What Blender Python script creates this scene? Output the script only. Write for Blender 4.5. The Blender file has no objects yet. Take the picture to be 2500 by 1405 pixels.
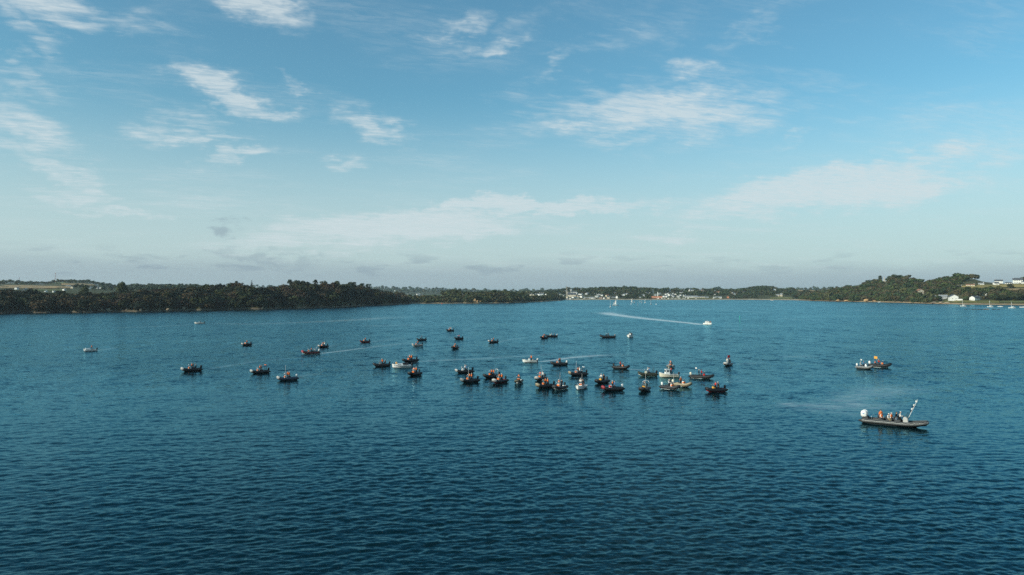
import bpy, bmesh, math, random
import numpy as np
from mathutils import Vector, Matrix

random.seed(7)
rng = np.random.default_rng(7)
R = math.radians
F, HZ, CAMH = 1785.0, 714.0, 20.0        # focal length and horizon row in photo pixels, drone height in metres
scene = bpy.context.scene
col = scene.collection

# ------------------------------------------------------------------ camera
cam_d = bpy.data.cameras.new('camera')
cam_d.sensor_width = 36.0
cam_d.lens = 36.0 * F / 2500.0
cam_d.clip_start = 0.5
cam_d.clip_end = 60000.0
cam = bpy.data.objects.new('camera', cam_d)
cam.location = (0, 0, CAMH)
cam.rotation_euler = (R(90) + math.atan((HZ - 702.5) / F), 0, 0)
col.objects.link(cam)
scene.camera = cam

# ------------------------------------------------------------------ sun
SUN_EL = R(25)
sun_h = Vector((-0.88, -0.47, 0)).normalized()          # horizontal direction towards the sun (left, behind the drone)
to_sun = Vector((sun_h.x * math.cos(SUN_EL), sun_h.y * math.cos(SUN_EL), math.sin(SUN_EL)))
sd = bpy.data.lights.new('sun', 'SUN')
sd.energy = 3.7
sd.angle = R(0.53)
sd.color = (1.0, 0.91, 0.78)
sun = bpy.data.objects.new('sun', sd)
sun.rotation_euler = (-to_sun).to_track_quat('-Z', 'Y').to_euler()
col.objects.link(sun)

# ------------------------------------------------------------------ exposure
scene.render.engine = 'CYCLES'
vs = scene.view_settings
vs.view_transform = 'Standard'
vs.look = 'None'
vs.exposure = 0.0
vs.gamma = 1.0
vs.use_curve_mapping = False
scene.cycles.use_denoising = False
scene.cycles.denoiser = 'OPENIMAGEDENOISE'
scene.cycles.denoising_input_passes = 'RGB_ALBEDO_NORMAL'
scene.cycles.max_bounces = 6
scene.cycles.diffuse_bounces = 2
scene.cycles.glossy_bounces = 3
scene.cycles.volume_bounces = 1
scene.cycles.transparent_max_bounces = 8
scene.cycles.use_fast_gi = False
scene.cycles.sample_clamp_indirect = 2.0
scene.cycles.caustics_reflective = False
scene.cycles.caustics_refractive = False


# ------------------------------------------------------------------ node helpers
class NT:
    """thin wrapper that adds nodes to a tree"""
    def __init__(s, tree):
        s.t = tree
        tree.nodes.clear()

    def n(s, typ, **kw):
        nd = s.t.nodes.new(typ)
        for k, v in kw.items():
            setattr(nd, k, v)
        return nd

    def l(s, a, b):
        s.t.links.new(a, b)

    def put(s, sock, v):
        if isinstance(v, bpy.types.NodeSocket):
            s.l(v, sock)
        else:
            sock.default_value = v

    def m(s, op, a, b=0.0, c=None, clamp=False):
        nd = s.n('ShaderNodeMath', operation=op, use_clamp=clamp)
        s.put(nd.inputs[0], a)
        s.put(nd.inputs[1], b)
        if c is not None:
            s.put(nd.inputs[2], c)
        return nd.outputs[0]

    def vm(s, op, a, b=None, scale=None):
        nd = s.n('ShaderNodeVectorMath', operation=op)
        s.put(nd.inputs[0], a)
        if b is not None:
            s.put(nd.inputs[1], b)
        if scale is not None:
            s.put(nd.inputs['Scale'], scale)
        return nd.outputs[0]

    def mix(s, f, a, b, blend='MIX'):
        nd = s.n('ShaderNodeMix', data_type='RGBA', blend_type=blend)
        s.put(nd.inputs[0], f)
        s.put(nd.inputs[6], a)
        s.put(nd.inputs[7], b)
        return nd.outputs[2]

    def ss(s, v, lo, hi):
        nd = s.n('ShaderNodeMapRange', interpolation_type='SMOOTHSTEP')
        s.put(nd.inputs[0], v)
        s.put(nd.inputs[1], lo)
        s.put(nd.inputs[2], hi)
        nd.inputs[3].default_value = 0.0
        nd.inputs[4].default_value = 1.0
        return nd.outputs[0]

    def noise(s, vec, scale, detail=4.0, rough=0.55, dist=0.0):
        nd = s.n('ShaderNodeTexNoise')
        s.put(nd.inputs['Vector'], vec)
        nd.inputs['Scale'].default_value = scale
        nd.inputs['Detail'].default_value = detail
        nd.inputs['Roughness'].default_value = rough
        nd.inputs['Distortion'].default_value = dist
        return nd

    def comb(s, x, y, z=0.0):
        nd = s.n('ShaderNodeCombineXYZ')
        s.put(nd.inputs[0], x)
        s.put(nd.inputs[1], y)
        s.put(nd.inputs[2], z)
        return nd.outputs[0]

    def sep(s, v):
        nd = s.n('ShaderNodeSeparateXYZ')
        s.put(nd.inputs[0], v)
        return nd.outputs


# ------------------------------------------------------------------ sky: Nishita plus a thin cloud sheet
world = bpy.data.worlds.new('World')
scene.world = world
world.use_nodes = True
SKY_STRENGTH = 0.13
N = NT(world.node_tree)
sky = N.n('ShaderNodeTexSky', sky_type='NISHITA')
sky.sun_disc = False
sky.sun_elevation = SUN_EL
sky.sun_rotation = math.atan2(sun_h.x, sun_h.y)
sky.altitude = 0
sky.air_density = 1.0
sky.dust_density = 1.6
sky.ozone_density = 2.2
tint = N.mix(1.0, sky.outputs[0], (0.70, 1.16, 1.11, 1), 'MULTIPLY')
tc = N.n('ShaderNodeTexCoord')
dx, dy, dz = N.sep(tc.outputs['Generated'])
az = N.m('ARCTAN2', dx, dy)
el = N.m('ARCSINE', dz)
zz = N.m('ADD', N.m('MAXIMUM', dz, 0.0), 0.06)
u = N.m('DIVIDE', dx, zz)
v = N.m('DIVIDE', dy, zz)
# streaks of the thin sheet run obliquely
ur = N.m('ADD', N.m('MULTIPLY', u, 0.94), N.m('MULTIPLY', v, 0.34))
vr = N.m('SUBTRACT', N.m('MULTIPLY', v, 0.94), N.m('MULTIPLY', u, 0.34))
p_st = N.comb(N.m('MULTIPLY', ur, 0.55), N.m('MULTIPLY', vr, 0.9), 0.3)
warp = N.noise(p_st, 1.3, 3.0, 0.5)
pw = N.vm('ADD', p_st, N.vm('SCALE', N.vm('SUBTRACT', warp.outputs['Color'], (0.5, 0.5, 0.5)), scale=0.55))
n_big = N.noise(pw, 2.3, 5.0, 0.62).outputs['Fac']
n_fine = N.noise(N.comb(N.m('MULTIPLY', ur, 1.0), N.m('MULTIPLY', vr, 2.6), 1.7), 5.0, 5.0, 0.66, 0.5).outputs['Fac']
tex = N.m('ADD', N.m('MULTIPLY', n_big, 0.5), N.m('MULTIPLY', n_fine, 0.5))
tex = N.m('ADD', N.m('MULTIPLY', N.m('SUBTRACT', tex, 0.5), 1.9), 0.5)
# ripple warp for the outlines of the individual clouds (in azimuth / elevation)
ew = N.noise(N.comb(N.m('MULTIPLY', az, 1.0), N.m('MULTIPLY', el, 2.0)), 9.0, 4.0, 0.6)
ewx, ewy, _ = N.sep(N.vm('SUBTRACT', ew.outputs['Color'], (0.5, 0.5, 0.5)))
ew2 = N.noise(N.comb(N.m('MULTIPLY', az, 1.0), N.m('MULTIPLY', el, 2.4), 2.2), 38.0, 3.0, 0.6)
ewx2, ewy2, _ = N.sep(N.vm('SUBTRACT', ew2.outputs['Color'], (0.5, 0.5, 0.5)))
azw = N.m('ADD', az, N.m('ADD', N.m('MULTIPLY', ewx, 0.20), N.m('MULTIPLY', ewx2, 0.06)))
elw = N.m('ADD', el, N.m('ADD', N.m('MULTIPLY', ewy, 0.075), N.m('MULTIPLY', ewy2, 0.024)))


def sky_dir(px, py):
    x, z = (px - 1250) / F, (HZ - py) / F
    return math.atan(x), math.atan(z / math.sqrt(1 + x * x))


def blob(px, py, rx, ry, rot=0.0, k=1.0):
    a0, e0 = sky_dir(px, py)
    ddx = N.m('SUBTRACT', azw, a0)
    ddy = N.m('SUBTRACT', elw, e0)
    c, s_ = math.cos(R(rot)), math.sin(R(rot))
    ax = N.m('ADD', N.m('MULTIPLY', ddx, c), N.m('MULTIPLY', ddy, s_))
    ay = N.m('SUBTRACT', N.m('MULTIPLY', ddy, c), N.m('MULTIPLY', ddx, s_))
    ax = N.m('DIVIDE', ax, 1.06 * rx / F)
    ay = N.m('DIVIDE', ay, 1.0 * ry / F)
    r = N.m('SQRT', N.m('ADD', N.m('MULTIPLY', ax, ax), N.m('MULTIPLY', ay, ay)))
    return N.m('MULTIPLY', N.ss(r, 1.35, 0.0), k)


CLOUDS = [  # the many small patches, then the broad sheets
    (1290, 60, 120, 40, 14, 0.45), (1480, 110, 130, 40, 10, 0.4), (1560, 200, 160, 40, 4, 0.45), (2000, 200, 200, 50, -8, 0.3), (2250, 280, 200, 40, -5, 0.3), (715, 205, 50, 14, -24, 0.5),
    (60, 200, 110, 30, -20, 0.55), (180, 20, 120, 26, -12, 0.8), (40, 40, 90, 30, -24, 0.8), (960, 330, 90, 20, -18, 0.7), (480, 290, 120, 40, -18, 0.7), (1350, 270, 200, 40, 8, 0.5),
    # photo px, py, half width, half height, tilt, density
    (120, 10, 230, 40, -4, 0.95), (60, 70, 120, 60, -28, 0.8), (125, 130, 60, 14, -5, 0.7), (20, 125, 50, 22, -8, 0.6),
    (640, 15, 150, 62, -14, 1.15), (560, 0, 160, 30, -10, 0.8), (540, 235, 130, 45, -22, 1.0), (650, 270, 90, 32, -12, 0.85),
    (420, 310, 90, 40, -14, 0.75), (510, 338, 120, 24, 6, 0.85), (575, 388, 105, 26, 12, 0.95), (835, 380, 100, 24, 3, 0.85),
    (920, 300, 130, 42, -20, 0.75), (60, 300, 160, 60, -22, 0.8), (110, 395, 170, 40, -24, 0.8), (200, 465, 160, 26, -6, 0.75),
    (290, 525, 110, 15, -7, 0.7), (1150, 55, 110, 26, 16, 0.6), (1190, 105, 120, 26, 4, 0.7), (1370, 160, 140, 26, 12, 0.6), (1080, 90, 60, 14, 15, 0.45),
    (1700, 155, 90, 36, 10, 0.6), (1830, 70, 130, 36, 16, 0.55), (1900, 130, 100, 20, -12, 0.4), (1650, 90, 90, 50, 30, 0.35),
    (1620, 260, 440, 70, -3, 0.95), (1420, 310, 260, 36, 3, 0.7), (1860, 250, 260, 40, -10, 0.6), (1530, 340, 200, 26, 4, 0.6), (2060, 290, 140, 26, -10, 0.35),
    (1960, 345, 110, 14, 5, 0.45), (2040, 458, 330, 62, 8, 1.6), (2210, 405, 190, 24, 5, 1.1), (1860, 497, 240, 22, 0, 0.75),
    (1280, 505, 380, 26, 2, 1.5), (980, 560, 380, 56, 4, 1.3), (1250, 550, 280, 14, 0, 0.6), (780, 590, 320, 44, 0, 0.8), (1650, 575, 260, 24, 2, 0.6),
    (520, 500, 300, 40, -3, 0.4), (1500, 640, 900, 40, 0, 0.3),
]
dens = None
for c_ in CLOUDS:
    b_ = blob(*c_)
    dens = b_ if dens is None else N.m('MAXIMUM', dens, b_)
# the sheet goes on beyond the frame as scattered thin cover
beyond = N.ss(N.noise(p_st, 0.8, 2.0, 0.5).outputs['Fac'], 0.5, 0.75)
outside = N.m('MAXIMUM', N.ss(N.m('ABSOLUTE', az), 0.66, 0.85), N.ss(el, 0.40, 0.5))
dens = N.m('MAXIMUM', dens, N.m('MULTIPLY', N.m('MULTIPLY', beyond, outside), 0.75))
fib = N.noise(N.comb(N.m('MULTIPLY', ur, 2.2), N.m('MULTIPLY', vr, 7.0), 8.8), 4.0, 4.0, 0.7, 0.8).outputs['Fac']
body = N.ss(N.m('ADD', tex, N.m('MULTIPLY', dens, 0.46)), 0.46, 1.06)
cover = N.m('MULTIPLY', N.m('MULTIPLY', body, N.ss(dens, 0.0, 0.85)), N.m('ADD', 0.52, N.m('MULTIPLY', N.ss(fib, 0.25, 0.75), 0.48)))
faint = N.m('MULTIPLY', N.m('MULTIPLY', N.ss(n_big, 0.46, 0.72), N.ss(fib, 0.28, 0.7)), 0.26)      # thin wisps everywhere
cover = N.m('MINIMUM', N.m('MULTIPLY', N.m('ADD', cover, faint), 0.90), 0.80)
K = 1.0 / SKY_STRENGTH
veil = N.m('MULTIPLY', N.ss(el, 0.27, 0.045), 0.74)                      # milky air low over the bay
s1 = N.mix(veil, tint, (0.555 * K, 0.675 * K, 0.715 * K, 1))
s2 = N.mix(cover, s1, (0.65 * K, 0.735 * K, 0.765 * K, 1))
# bank of low grey cloud along the horizon
ln = N.noise(N.comb(N.m('MULTIPLY', az, 5.0), N.m('MULTIPLY', el, 26.0), 4.1), 2.2, 5.0, 0.6, 0.2).outputs['Fac']
bank_top = N.m('ADD', 0.050, N.m('MULTIPLY', az, -0.012))
bank = N.ss(el, N.m('ADD', bank_top, N.m('MULTIPLY', N.m('SUBTRACT', ln, 0.5), 0.035)), N.m('SUBTRACT', bank_top, 0.032))
s3 = N.mix(N.m('MULTIPLY', bank, 0.72), s2, (0.335 * K, 0.44 * K, 0.50 * K, 1))
puff = N.noise(N.comb(N.m('MULTIPLY', az, 14.0), N.m('MULTIPLY', el, 60.0), 9.3), 1.3, 4.0, 0.55).outputs['Fac']
zone = N.m('MULTIPLY', N.ss(el, 0.012, 0.03), N.ss(el, 0.062, 0.036))
left_more = N.m('ADD', 0.5, N.m('MULTIPLY', N.ss(az, 0.35, -0.3), 0.5))
puffs = N.m('MULTIPLY', N.m('MULTIPLY', N.ss(puff, 0.53, 0.68), zone), left_more)
g1 = blob(560, 545, 52, 20, 0, 0.8)
g2 = blob(610, 618, 60, 14, -12, 0.8)
g3 = blob(715, 636, 60, 11, 0, 0.6)
puffs = N.m('MAXIMUM', puffs, N.m('MAXIMUM', N.m('MULTIPLY', N.ss(g1, 0.02, 0.7), 1.0), N.m('MAXIMUM', g2, g3)))
s4 = N.mix(N.m('MULTIPLY', puffs, 0.55), s3, (0.27 * K, 0.36 * K, 0.43 * K, 1))
bg = N.n('ShaderNodeBackground')
N.l(s4, bg.inputs[0])
bg.inputs[1].default_value = SKY_STRENGTH
wo = N.n('ShaderNodeOutputWorld')
N.l(bg.outputs[0], wo.inputs[0])
world.cycles.sampling_method = 'MANUAL'
world.cycles.sample_map_resolution = 512


# ------------------------------------------------------------------ object helpers
def tag(o, label=None, cat=None, group=None, kind=None):
    if label: o['label'] = label
    if cat: o['category'] = cat
    if group: o['group'] = group
    if kind: o['kind'] = kind
    return o


def empty(name, loc=(0, 0, 0), rz=0.0, s=1.0):
    o = bpy.data.objects.new(name, None)
    o.empty_display_size = 0.2
    o.location = loc
    o.rotation_euler = (0, 0, rz)
    o.scale = (s, s, s)
    col.objects.link(o)
    return o


def link(name, me, mat=None, parent=None, loc=None, rot=None, scale=None):
    """an object on shared mesh data; material set on the object so that copies may differ"""
    o = bpy.data.objects.new(name, me)
    col.objects.link(o)
    if mat is not None:
        mats = mat if isinstance(mat, (list, tuple)) else [mat]
        while len(me.materials) < len(mats):
            me.materials.append(None)
        for i, m_ in enumerate(mats):
            o.material_slots[i].link = 'OBJECT'
            o.material_slots[i].material = m_
    if parent is not None: o.parent = parent
    if loc is not None: o.location = loc
    if rot is not None: o.rotation_euler = rot
    if scale is not None: o.scale = scale
    return o


def np_mesh(name, verts, faces, smooth=False):
    """verts (n,3) and faces (m,k) as numpy arrays"""
    verts = np.ascontiguousarray(verts, dtype=np.float32)
    faces = np.ascontiguousarray(faces, dtype=np.int32)
    me = bpy.data.meshes.new(name)
    m_, k = faces.shape
    me.vertices.add(len(verts))
    me.vertices.foreach_set('co', verts.ravel())
    me.loops.add(m_ * k)
    me.loops.foreach_set('vertex_index', faces.ravel())
    me.polygons.add(m_)
    me.polygons.foreach_set('loop_start', np.arange(0, m_ * k, k, dtype=np.int32))
    me.polygons.foreach_set('use_smooth', np.full(m_, smooth))
    me.update(calc_edges=True)
    return me


class MB:
    """collects shapes into one mesh"""
    def __init__(s):
        s.v, s.f = [], []

    def add(s, vs_, fs_):
        o = len(s.v)
        s.v += [tuple(p) for p in vs_]
        s.f += [tuple(i + o for i in f) for f in fs_]
        return s

    def box(s, cx, cy, cz, sx, sy, sz, tx=1.0, ty=1.0, shx=0.0):
        """box; top face scaled by tx, ty and shifted by shx along x"""
        vs_ = []
        for k, (z, ax, ay, sh) in enumerate(((-.5, 1, 1, 0), (.5, tx, ty, shx))):
            for x, y in ((-.5, -.5), (.5, -.5), (.5, .5), (-.5, .5)):
                vs_.append((cx + x * sx * ax + sh, cy + y * sy * ay, cz + z * sz))
        return s.add(vs_, [(3, 2, 1, 0), (4, 5, 6, 7), (0, 1, 5, 4), (1, 2, 6, 5), (2, 3, 7, 6), (3, 0, 4, 7)])

    def tube(s, pts, rad, n=8, caps=True):
        pts = [Vector(p) for p in pts]
        rads = rad if isinstance(rad, (list, tuple)) else [rad] * len(pts)
        o = len(s.v)
        for i, p in enumerate(pts):
            d = (pts[min(i + 1, len(pts) - 1)] - pts[max(i - 1, 0)]).normalized()
            up = Vector((0, 0, 1)) if abs(d.z) < 0.95 else Vector((1, 0, 0))
            a = d.cross(up).normalized()
            b = a.cross(d).normalized()
            for k in range(n):
                t = 2 * math.pi * k / n
                s.v.append(tuple(p + (a * math.cos(t) + b * math.sin(t)) * rads[i]))
        for i in range(len(pts) - 1):
            for k in range(n):
                k2 = (k + 1) % n
                s.f.append((o + i * n + k, o + i * n + k2, o + (i + 1) * n + k2, o + (i + 1) * n + k))
        if caps:
            s.f.append(tuple(o + k for k in reversed(range(n))))
            s.f.append(tuple(o + (len(pts) - 1) * n + k for k in range(n)))
        return s

    def loft(s, rings, closed=True, caps=True):
        o = len(s.v)
        n = len(rings[0])
        for r in rings:
            s.v += [tuple(p) for p in r]
        for i in range(len(rings) - 1):
            for k in range(n if closed else n - 1):
                k2 = (k + 1) % n
                s.f.append((o + i * n + k, o + i * n + k2, o + (i + 1) * n + k2, o + (i + 1) * n + k))
        if caps:
            s.f.append(tuple(o + k for k in reversed(range(n))))
            s.f.append(tuple(o + (len(rings) - 1) * n + k for k in range(n)))
        return s

    def ell(s, c, r, nu=10, nv=6):
        rings = []
        for j in range(nv + 1):
            t = -math.pi / 2 + math.pi * j / nv
            q = max(math.cos(t), 0.02)
            rings.append([(c[0] + r[0] * q * math.cos(2 * math.pi * k / nu), c[1] + r[1] * q * math.sin(2 * math.pi * k / nu), c[2] + r[2] * math.sin(t)) for k in range(nu)])
        return s.loft(rings)

    def mesh(s, name, smooth=False):
        me = bpy.data.meshes.new(name)
        me.from_pydata(s.v, [], s.f)
        if smooth:
            me.polygons.foreach_set('use_smooth', np.full(len(me.polygons), True))
        me.update()
        return me


_mats = {}


def mat(name, rgb, rough=0.6, var=0.12, scale=3.0, spec=0.4, metal=0.0, alpha=1.0, streak=False):
    """procedural paint / plastic / cloth: base colour with noise wear and a little bump"""
    if name in _mats: return _mats[name]
    m_ = bpy.data.materials.new(name)
    m_.use_nodes = True
    n = NT(m_.node_tree)
    tcn = n.n('ShaderNodeTexCoord')
    vec = tcn.outputs['Object']
    if streak:
        mp = n.n('ShaderNodeMapping')
        mp.inputs['Scale'].default_value = (1, 1, 0.15)
        n.l(vec, mp.inputs[0])
        vec = mp.outputs[0]
    nz = n.noise(vec, scale, 5.0, 0.6).outputs['Fac']
    f = n.m('ADD', 1.0 - var, n.m('MULTIPLY', nz, 2 * var))
    c = n.mix(1.0, (*rgb, 1), n.comb(f, f, f), 'MULTIPLY')
    b = n.n('ShaderNodeBsdfPrincipled')
    n.l(c, b.inputs['Base Color'])
    n.put(b.inputs['Roughness'], n.m('ADD', rough - 0.08, n.m('MULTIPLY', nz, 0.16)))
    b.inputs['Specular IOR Level'].default_value = spec
    b.inputs['Metallic'].default_value = metal
    b.inputs['Alpha'].default_value = alpha
    o = n.n('ShaderNodeOutputMaterial')
    n.l(b.outputs[0], o.inputs[0])
    _mats[name] = m_
    return m_


# ------------------------------------------------------------------ pixel <-> water plane
def dist_of(py):
    return CAMH * F / (py - HZ)


def at(px, py):
    d = dist_of(py)
    return Vector(((px - 1250) / F * d, d, 0.0))


def vnoise(x, y, seed=0):
    """value noise, vectorised"""
    xi, yi = np.floor(x).astype(np.int64), np.floor(y).astype(np.int64)
    xf, yf = x - xi, y - yi
    xf, yf = xf * xf * (3 - 2 * xf), yf * yf * (3 - 2 * yf)

    def h(a, b):
        n = (a * 374761393 + b * 668265263 + seed * 974711) & 0x7fffffff
        n = ((n ^ (n >> 13)) * 1274126177) & 0x7fffffff
        return ((n ^ (n >> 16)) & 0xffff) / 65535.0
    return (h(xi, yi) * (1 - xf) + h(xi + 1, yi) * xf) * (1 - yf) + (h(xi, yi + 1) * (1 - xf) + h(xi + 1, yi + 1) * xf) * yf


def fbm(x, y, seed=0, oct_=4):
    s, a, t = 0.0, 0.5, 0.0
    for o in range(oct_):
        s = s + a * vnoise(x * 2 ** o, y * 2 ** o, seed + o)
        t += a
        a *= 0.5
    return s / t

# ================================================================== WATER
# wake paths in photo pixels: points, half width (m) at start and end, foam and painted sky sheen at start and end, smoothing of the waves
WAKES = [
    ([(1712, 793), (1690, 790), (1640, 785), (1580, 779), (1530, 773), (1500, 769), (1480, 765), (1490, 760)], 4.20, 18.00, 1.10, 0.70, 0.60),
    ([(780, 864), (830, 858), (890, 850), (960, 842), (1040, 834)], 1.30, 4.05, 0.82, 0.23, 0.60),
    ([(1312, 884), (1345, 881), (1390, 874), (1450, 869), (1540, 865)], 1.04, 5.40, 0.90, 0.41, 0.75),
    ([(1008, 884), (1080, 880), (1180, 876), (1300, 868), (1380, 862)], 1.30, 5.40, 0.57, 0.23, 0.70),
    ([(1885, 985), (1950, 990), (2030, 994), (2100, 990), (2150, 978)], 4.0, 8.0, 0.42, 0.38, 0.80),
    ([(1920, 998), (1990, 1004), (2050, 1008), (2095, 1020)], 1.6, 3.0, 0.34, 0.28, 0.70),
    ([(2030, 984), (2100, 968), (2170, 952), (2230, 940)], 4.0, 9.0, 0.40, 0.34, 0.70),
    ([(1536, 902), (1570, 904), (1612, 906)], 0.78, 2.43, 0.90, 0.23, 0.60),
    ([(1652, 912), (1700, 914), (1690, 908)], 1.04, 2.16, 0.48, 0.23, 0.50),
    ([(500, 790), (620, 792), (760, 787), (880, 781), (1000, 772)], 6.00, 20.00, 0.30, 0.42, 0.75),
    ([(478, 792), (400, 797), (320, 800), (200, 802)], 5.20, 10.80, 0.25, 0.10, 0.50),
    ([(235, 857), (260, 853), (290, 848)], 0.65, 2.16, 0.74, 0.14, 0.50),
    ([(616, 843), (650, 836)], 0.65, 2.16, 0.57, 0.14, 0.50),
    ([(903, 836), (940, 832), (990, 826)], 0.78, 2.97, 0.66, 0.14, 0.60),
    ([(798, 848), (820, 843)], 0.78, 2.03, 0.57, 0.14, 0.50),
    ([(1216, 836), (1250, 829), (1290, 823)], 0.78, 2.70, 0.66, 0.14, 0.60),
    ([(1107, 808), (1150, 806), (1180, 805)], 1.04, 3.24, 0.48, 0.14, 0.50),
    ([(1128, 826), (1160, 822)], 0.78, 2.70, 0.40, 0.14, 0.50),
    ([(1790, 890), (1830, 888), (1880, 884)], 0.65, 2.16, 0.57, 0.14, 0.50),
    ([(1745, 918), (1690, 925)], 0.39, 1.08, 0.06, 0.05, 0.40),
    ([(1770, 932), (1800, 931), (1830, 930)], 0.52, 1.89, 0.57, 0.14, 0.40),
    ([(491, 903), (530, 898), (640, 880), (760, 872)], 0.65, 3.38, 0.40, 0.15, 0.50),
    ([(725, 920), (780, 912)], 0.65, 2.03, 0.40, 0.15, 0.50),
    ([(1740, 757), (1860, 763), (1900, 766)], 6.50, 12.15, 0.30, 0.15, 0.60),
    ([(2000, 741), (2200, 743), (2560, 760)], 16.0, 20.0, 0.38, 0.38, 0.25),  # bright lane: sky sheen put in as paleness
    ([(2060, 757), (2200, 763), (2500, 770)], 5.20, 5.40, 0.35, 0.3, 0.25),
    ([(880, 797), (960, 795), (1060, 793)], 7.80, 10.80, 0.28, 0.15, 0.50),
    ([(1760, 806), (1830, 806), (1900, 808)], 5.20, 8.10, 0.28, 0.15, 0.50),
    ([(1890, 870), (1950, 872), (1990, 868)], 3.90, 5.40, 0.30, 0.15, 0.50),
    ([(1900, 778), (1970, 782), (2030, 784)], 6.50, 8.10, 0.28, 0.15, 0.50),
]

# quieter water in the lee of every boat
LEE = [(601, 844), (788, 849), (757, 865), (890, 837), (1018, 846), (1028, 832), (1098, 809), (1119, 829), (1110, 852), (1203, 837), (1327, 827), (1345, 823), (1482, 825), (466, 907), (633, 912), (700, 929), (930, 895), (1000, 884), (1011, 917), (1132, 911), (1145, 934), (1199, 923), (1219, 935), (1266, 936), (1363, 892), (1319, 929), (1330, 947), (1365, 951), (1409, 917), (1468, 936), (1493, 954), (1518, 901), (1579, 918), (1572, 955), (1636, 899), (1638, 951), (1666, 944), (1715, 924), (1745, 957), (1776, 893), (2112, 901), (2150, 897), (220, 858), (487, 791), (1538, 824), (1293, 885), (1418, 949), (981, 898), (1632, 921), (2140, 1036), (2185, 1039), (2230, 1044)]

NV, NU = 660, 900
vtop = 731.0 * CAMH / 15.0
vv = np.concatenate([np.linspace(4.2, 300, NV - 90), np.linspace(303, vtop, 90)])
dd = 731.0 * CAMH / vv                                        # distance of each row
q = np.linspace(-1, 1, NU)
tt = np.sign(q) * np.where(np.abs(q) < 0.86, np.abs(q) * 0.76 / 0.86, 0.76 + ((np.abs(q) - 0.86) / 0.14) ** 1.6 * 0.9)
DD, TT = np.meshgrid(dd, tt, indexing='ij')
WX, WY = (DD * TT).astype(np.float64), DD.astype(np.float64)
row_sp = np.abs(np.gradient(dd))[:, None]
col_sp = DD * 0.76 / 0.86 * 2 / NU

foam_sheen = np.zeros_like(WX)
slick = np.zeros_like(WX)
for pts, w0, w1, f0, f1, sl in WAKES:
    P = [at(*p) for p in pts]
    # resample smoothly
    cx = np.array([p.x for p in P]); cy = np.array([p.y for p in P])
    seg = np.r_[0, np.cumsum(np.hypot(np.diff(cx), np.diff(cy)))]
    m = 24
    ts = np.linspace(0, seg[-1], m)
    xs, ys = np.interp(ts, seg, cx), np.interp(ts, seg, cy)
    wmax = max(w0, w1) * 2.5 + 3
    r0 = (dd > ys.min() - wmax) & (dd < ys.max() + wmax)
    if not r0.any(): continue
    ri = np.where(r0)[0]
    X, Y = WX[ri], WY[ri]
    best = np.full(X.shape, 1e9); bt = np.zeros(X.shape)
    for i in range(m - 1):
        ax, ay, bx, by = xs[i], ys[i], xs[i + 1], ys[i + 1]
        l2 = (bx - ax) ** 2 + (by - ay) ** 2 + 1e-9
        k = np.clip(((X - ax) * (bx - ax) + (Y - ay) * (by - ay)) / l2, 0, 1)
        d = np.hypot(X - ax - k * (bx - ax), Y - ay - k * (by - ay))
        up = d < best
        best[up] = d[up]
        bt[up] = ((i + k) / (m - 1))[up]
    wob = 0.75 + 0.5 * fbm(X * 0.25, Y * 0.12, 5)
    w = (w0 + (w1 - w0) * bt) * wob
    prof = np.clip(1.25 - best / w, 0, 1) ** 1.3
    endf = np.clip((1 - bt) * 3.5, 0, 1) * np.clip(bt * 12 + (0.75 if f0 > 0.5 else 0.0), 0, 1)
    foam_sheen[ri] = np.maximum(foam_sheen[ri], prof * (f0 + (f1 - f0) * bt ** 0.6) * endf)
    slick[ri] = np.maximum(slick[ri], prof * sl * endf)
for lp in LEE:
    p = at(*lp)
    ri = np.where((dd > p.y - 14) & (dd < p.y + 7))[0]
    X, Y = WX[ri] - p.x * WY[ri] / p.y, WY[ri] - p.y
    g_ = np.exp(-(X / 2.6) ** 2 - (np.where(Y > 0, Y / 2.2, Y / 6.0)) ** 2)
    slick[ri] = np.maximum(slick[ri], 0.80 * g_)
# wind lanes: long quiet streaks across the bay
lanes = fbm(WX / 260.0 + 3, WY / 60.0, 11, 4)
slick = np.maximum(slick, np.clip((lanes - 0.60) * 4.0, 0, 0.45) * np.clip((WY - 250) / 300, 0, 1))
gust = 0.55 + 0.90 * fbm(WX / 70.0, WY / 34.0, 23, 4)

WZ = np.zeros_like(WX)
SLOPE = 0.0
wave_rng = np.random.default_rng(3)
lams = np.exp(np.linspace(math.log(0.30), math.log(4.6), 84))
for lam in lams:
    k = 2 * math.pi / lam
    ang = R(96) + wave_rng.normal(0, 0.50 if lam < 3 else 0.34)
    kx, ky = k * math.cos(ang), k * math.sin(ang)
    slope = 0.026 if lam < 1.2 else 0.026 * (1.2 / lam) ** 1.0
    A = slope / k
    need = np.maximum(np.abs(math.sin(ang)) * row_sp, np.abs(math.cos(ang)) * col_sp) * 2.6
    fade = np.clip((lam - need) / (0.5 * lam), 0, 1)
    rows = fade[:, :].max(axis=1) > 0
    n_ = int(rows.sum())
    if n_ == 0: continue
    sel = np.where(rows)[0]
    ph = kx * WX[sel] + ky * WY[sel] + wave_rng.uniform(0, 6.28)
    WZ[sel] += A * fade[sel] * (np.sin(ph) + 0.22 * np.cos(2 * ph))
    SLOPE += slope ** 2 / 2
WZ *= gust * (1 - 0.75 * slick)
wv = np.stack([WX, WY, WZ], -1).reshape(-1, 3)
ii = (np.arange(NV - 1)[:, None] * NU + np.arange(NU - 1)[None, :]).ravel()
wf = np.stack([ii, ii + NU, ii + NU + 1, ii + 1], -1)
wme = np_mesh('water', wv, wf, True)
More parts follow.
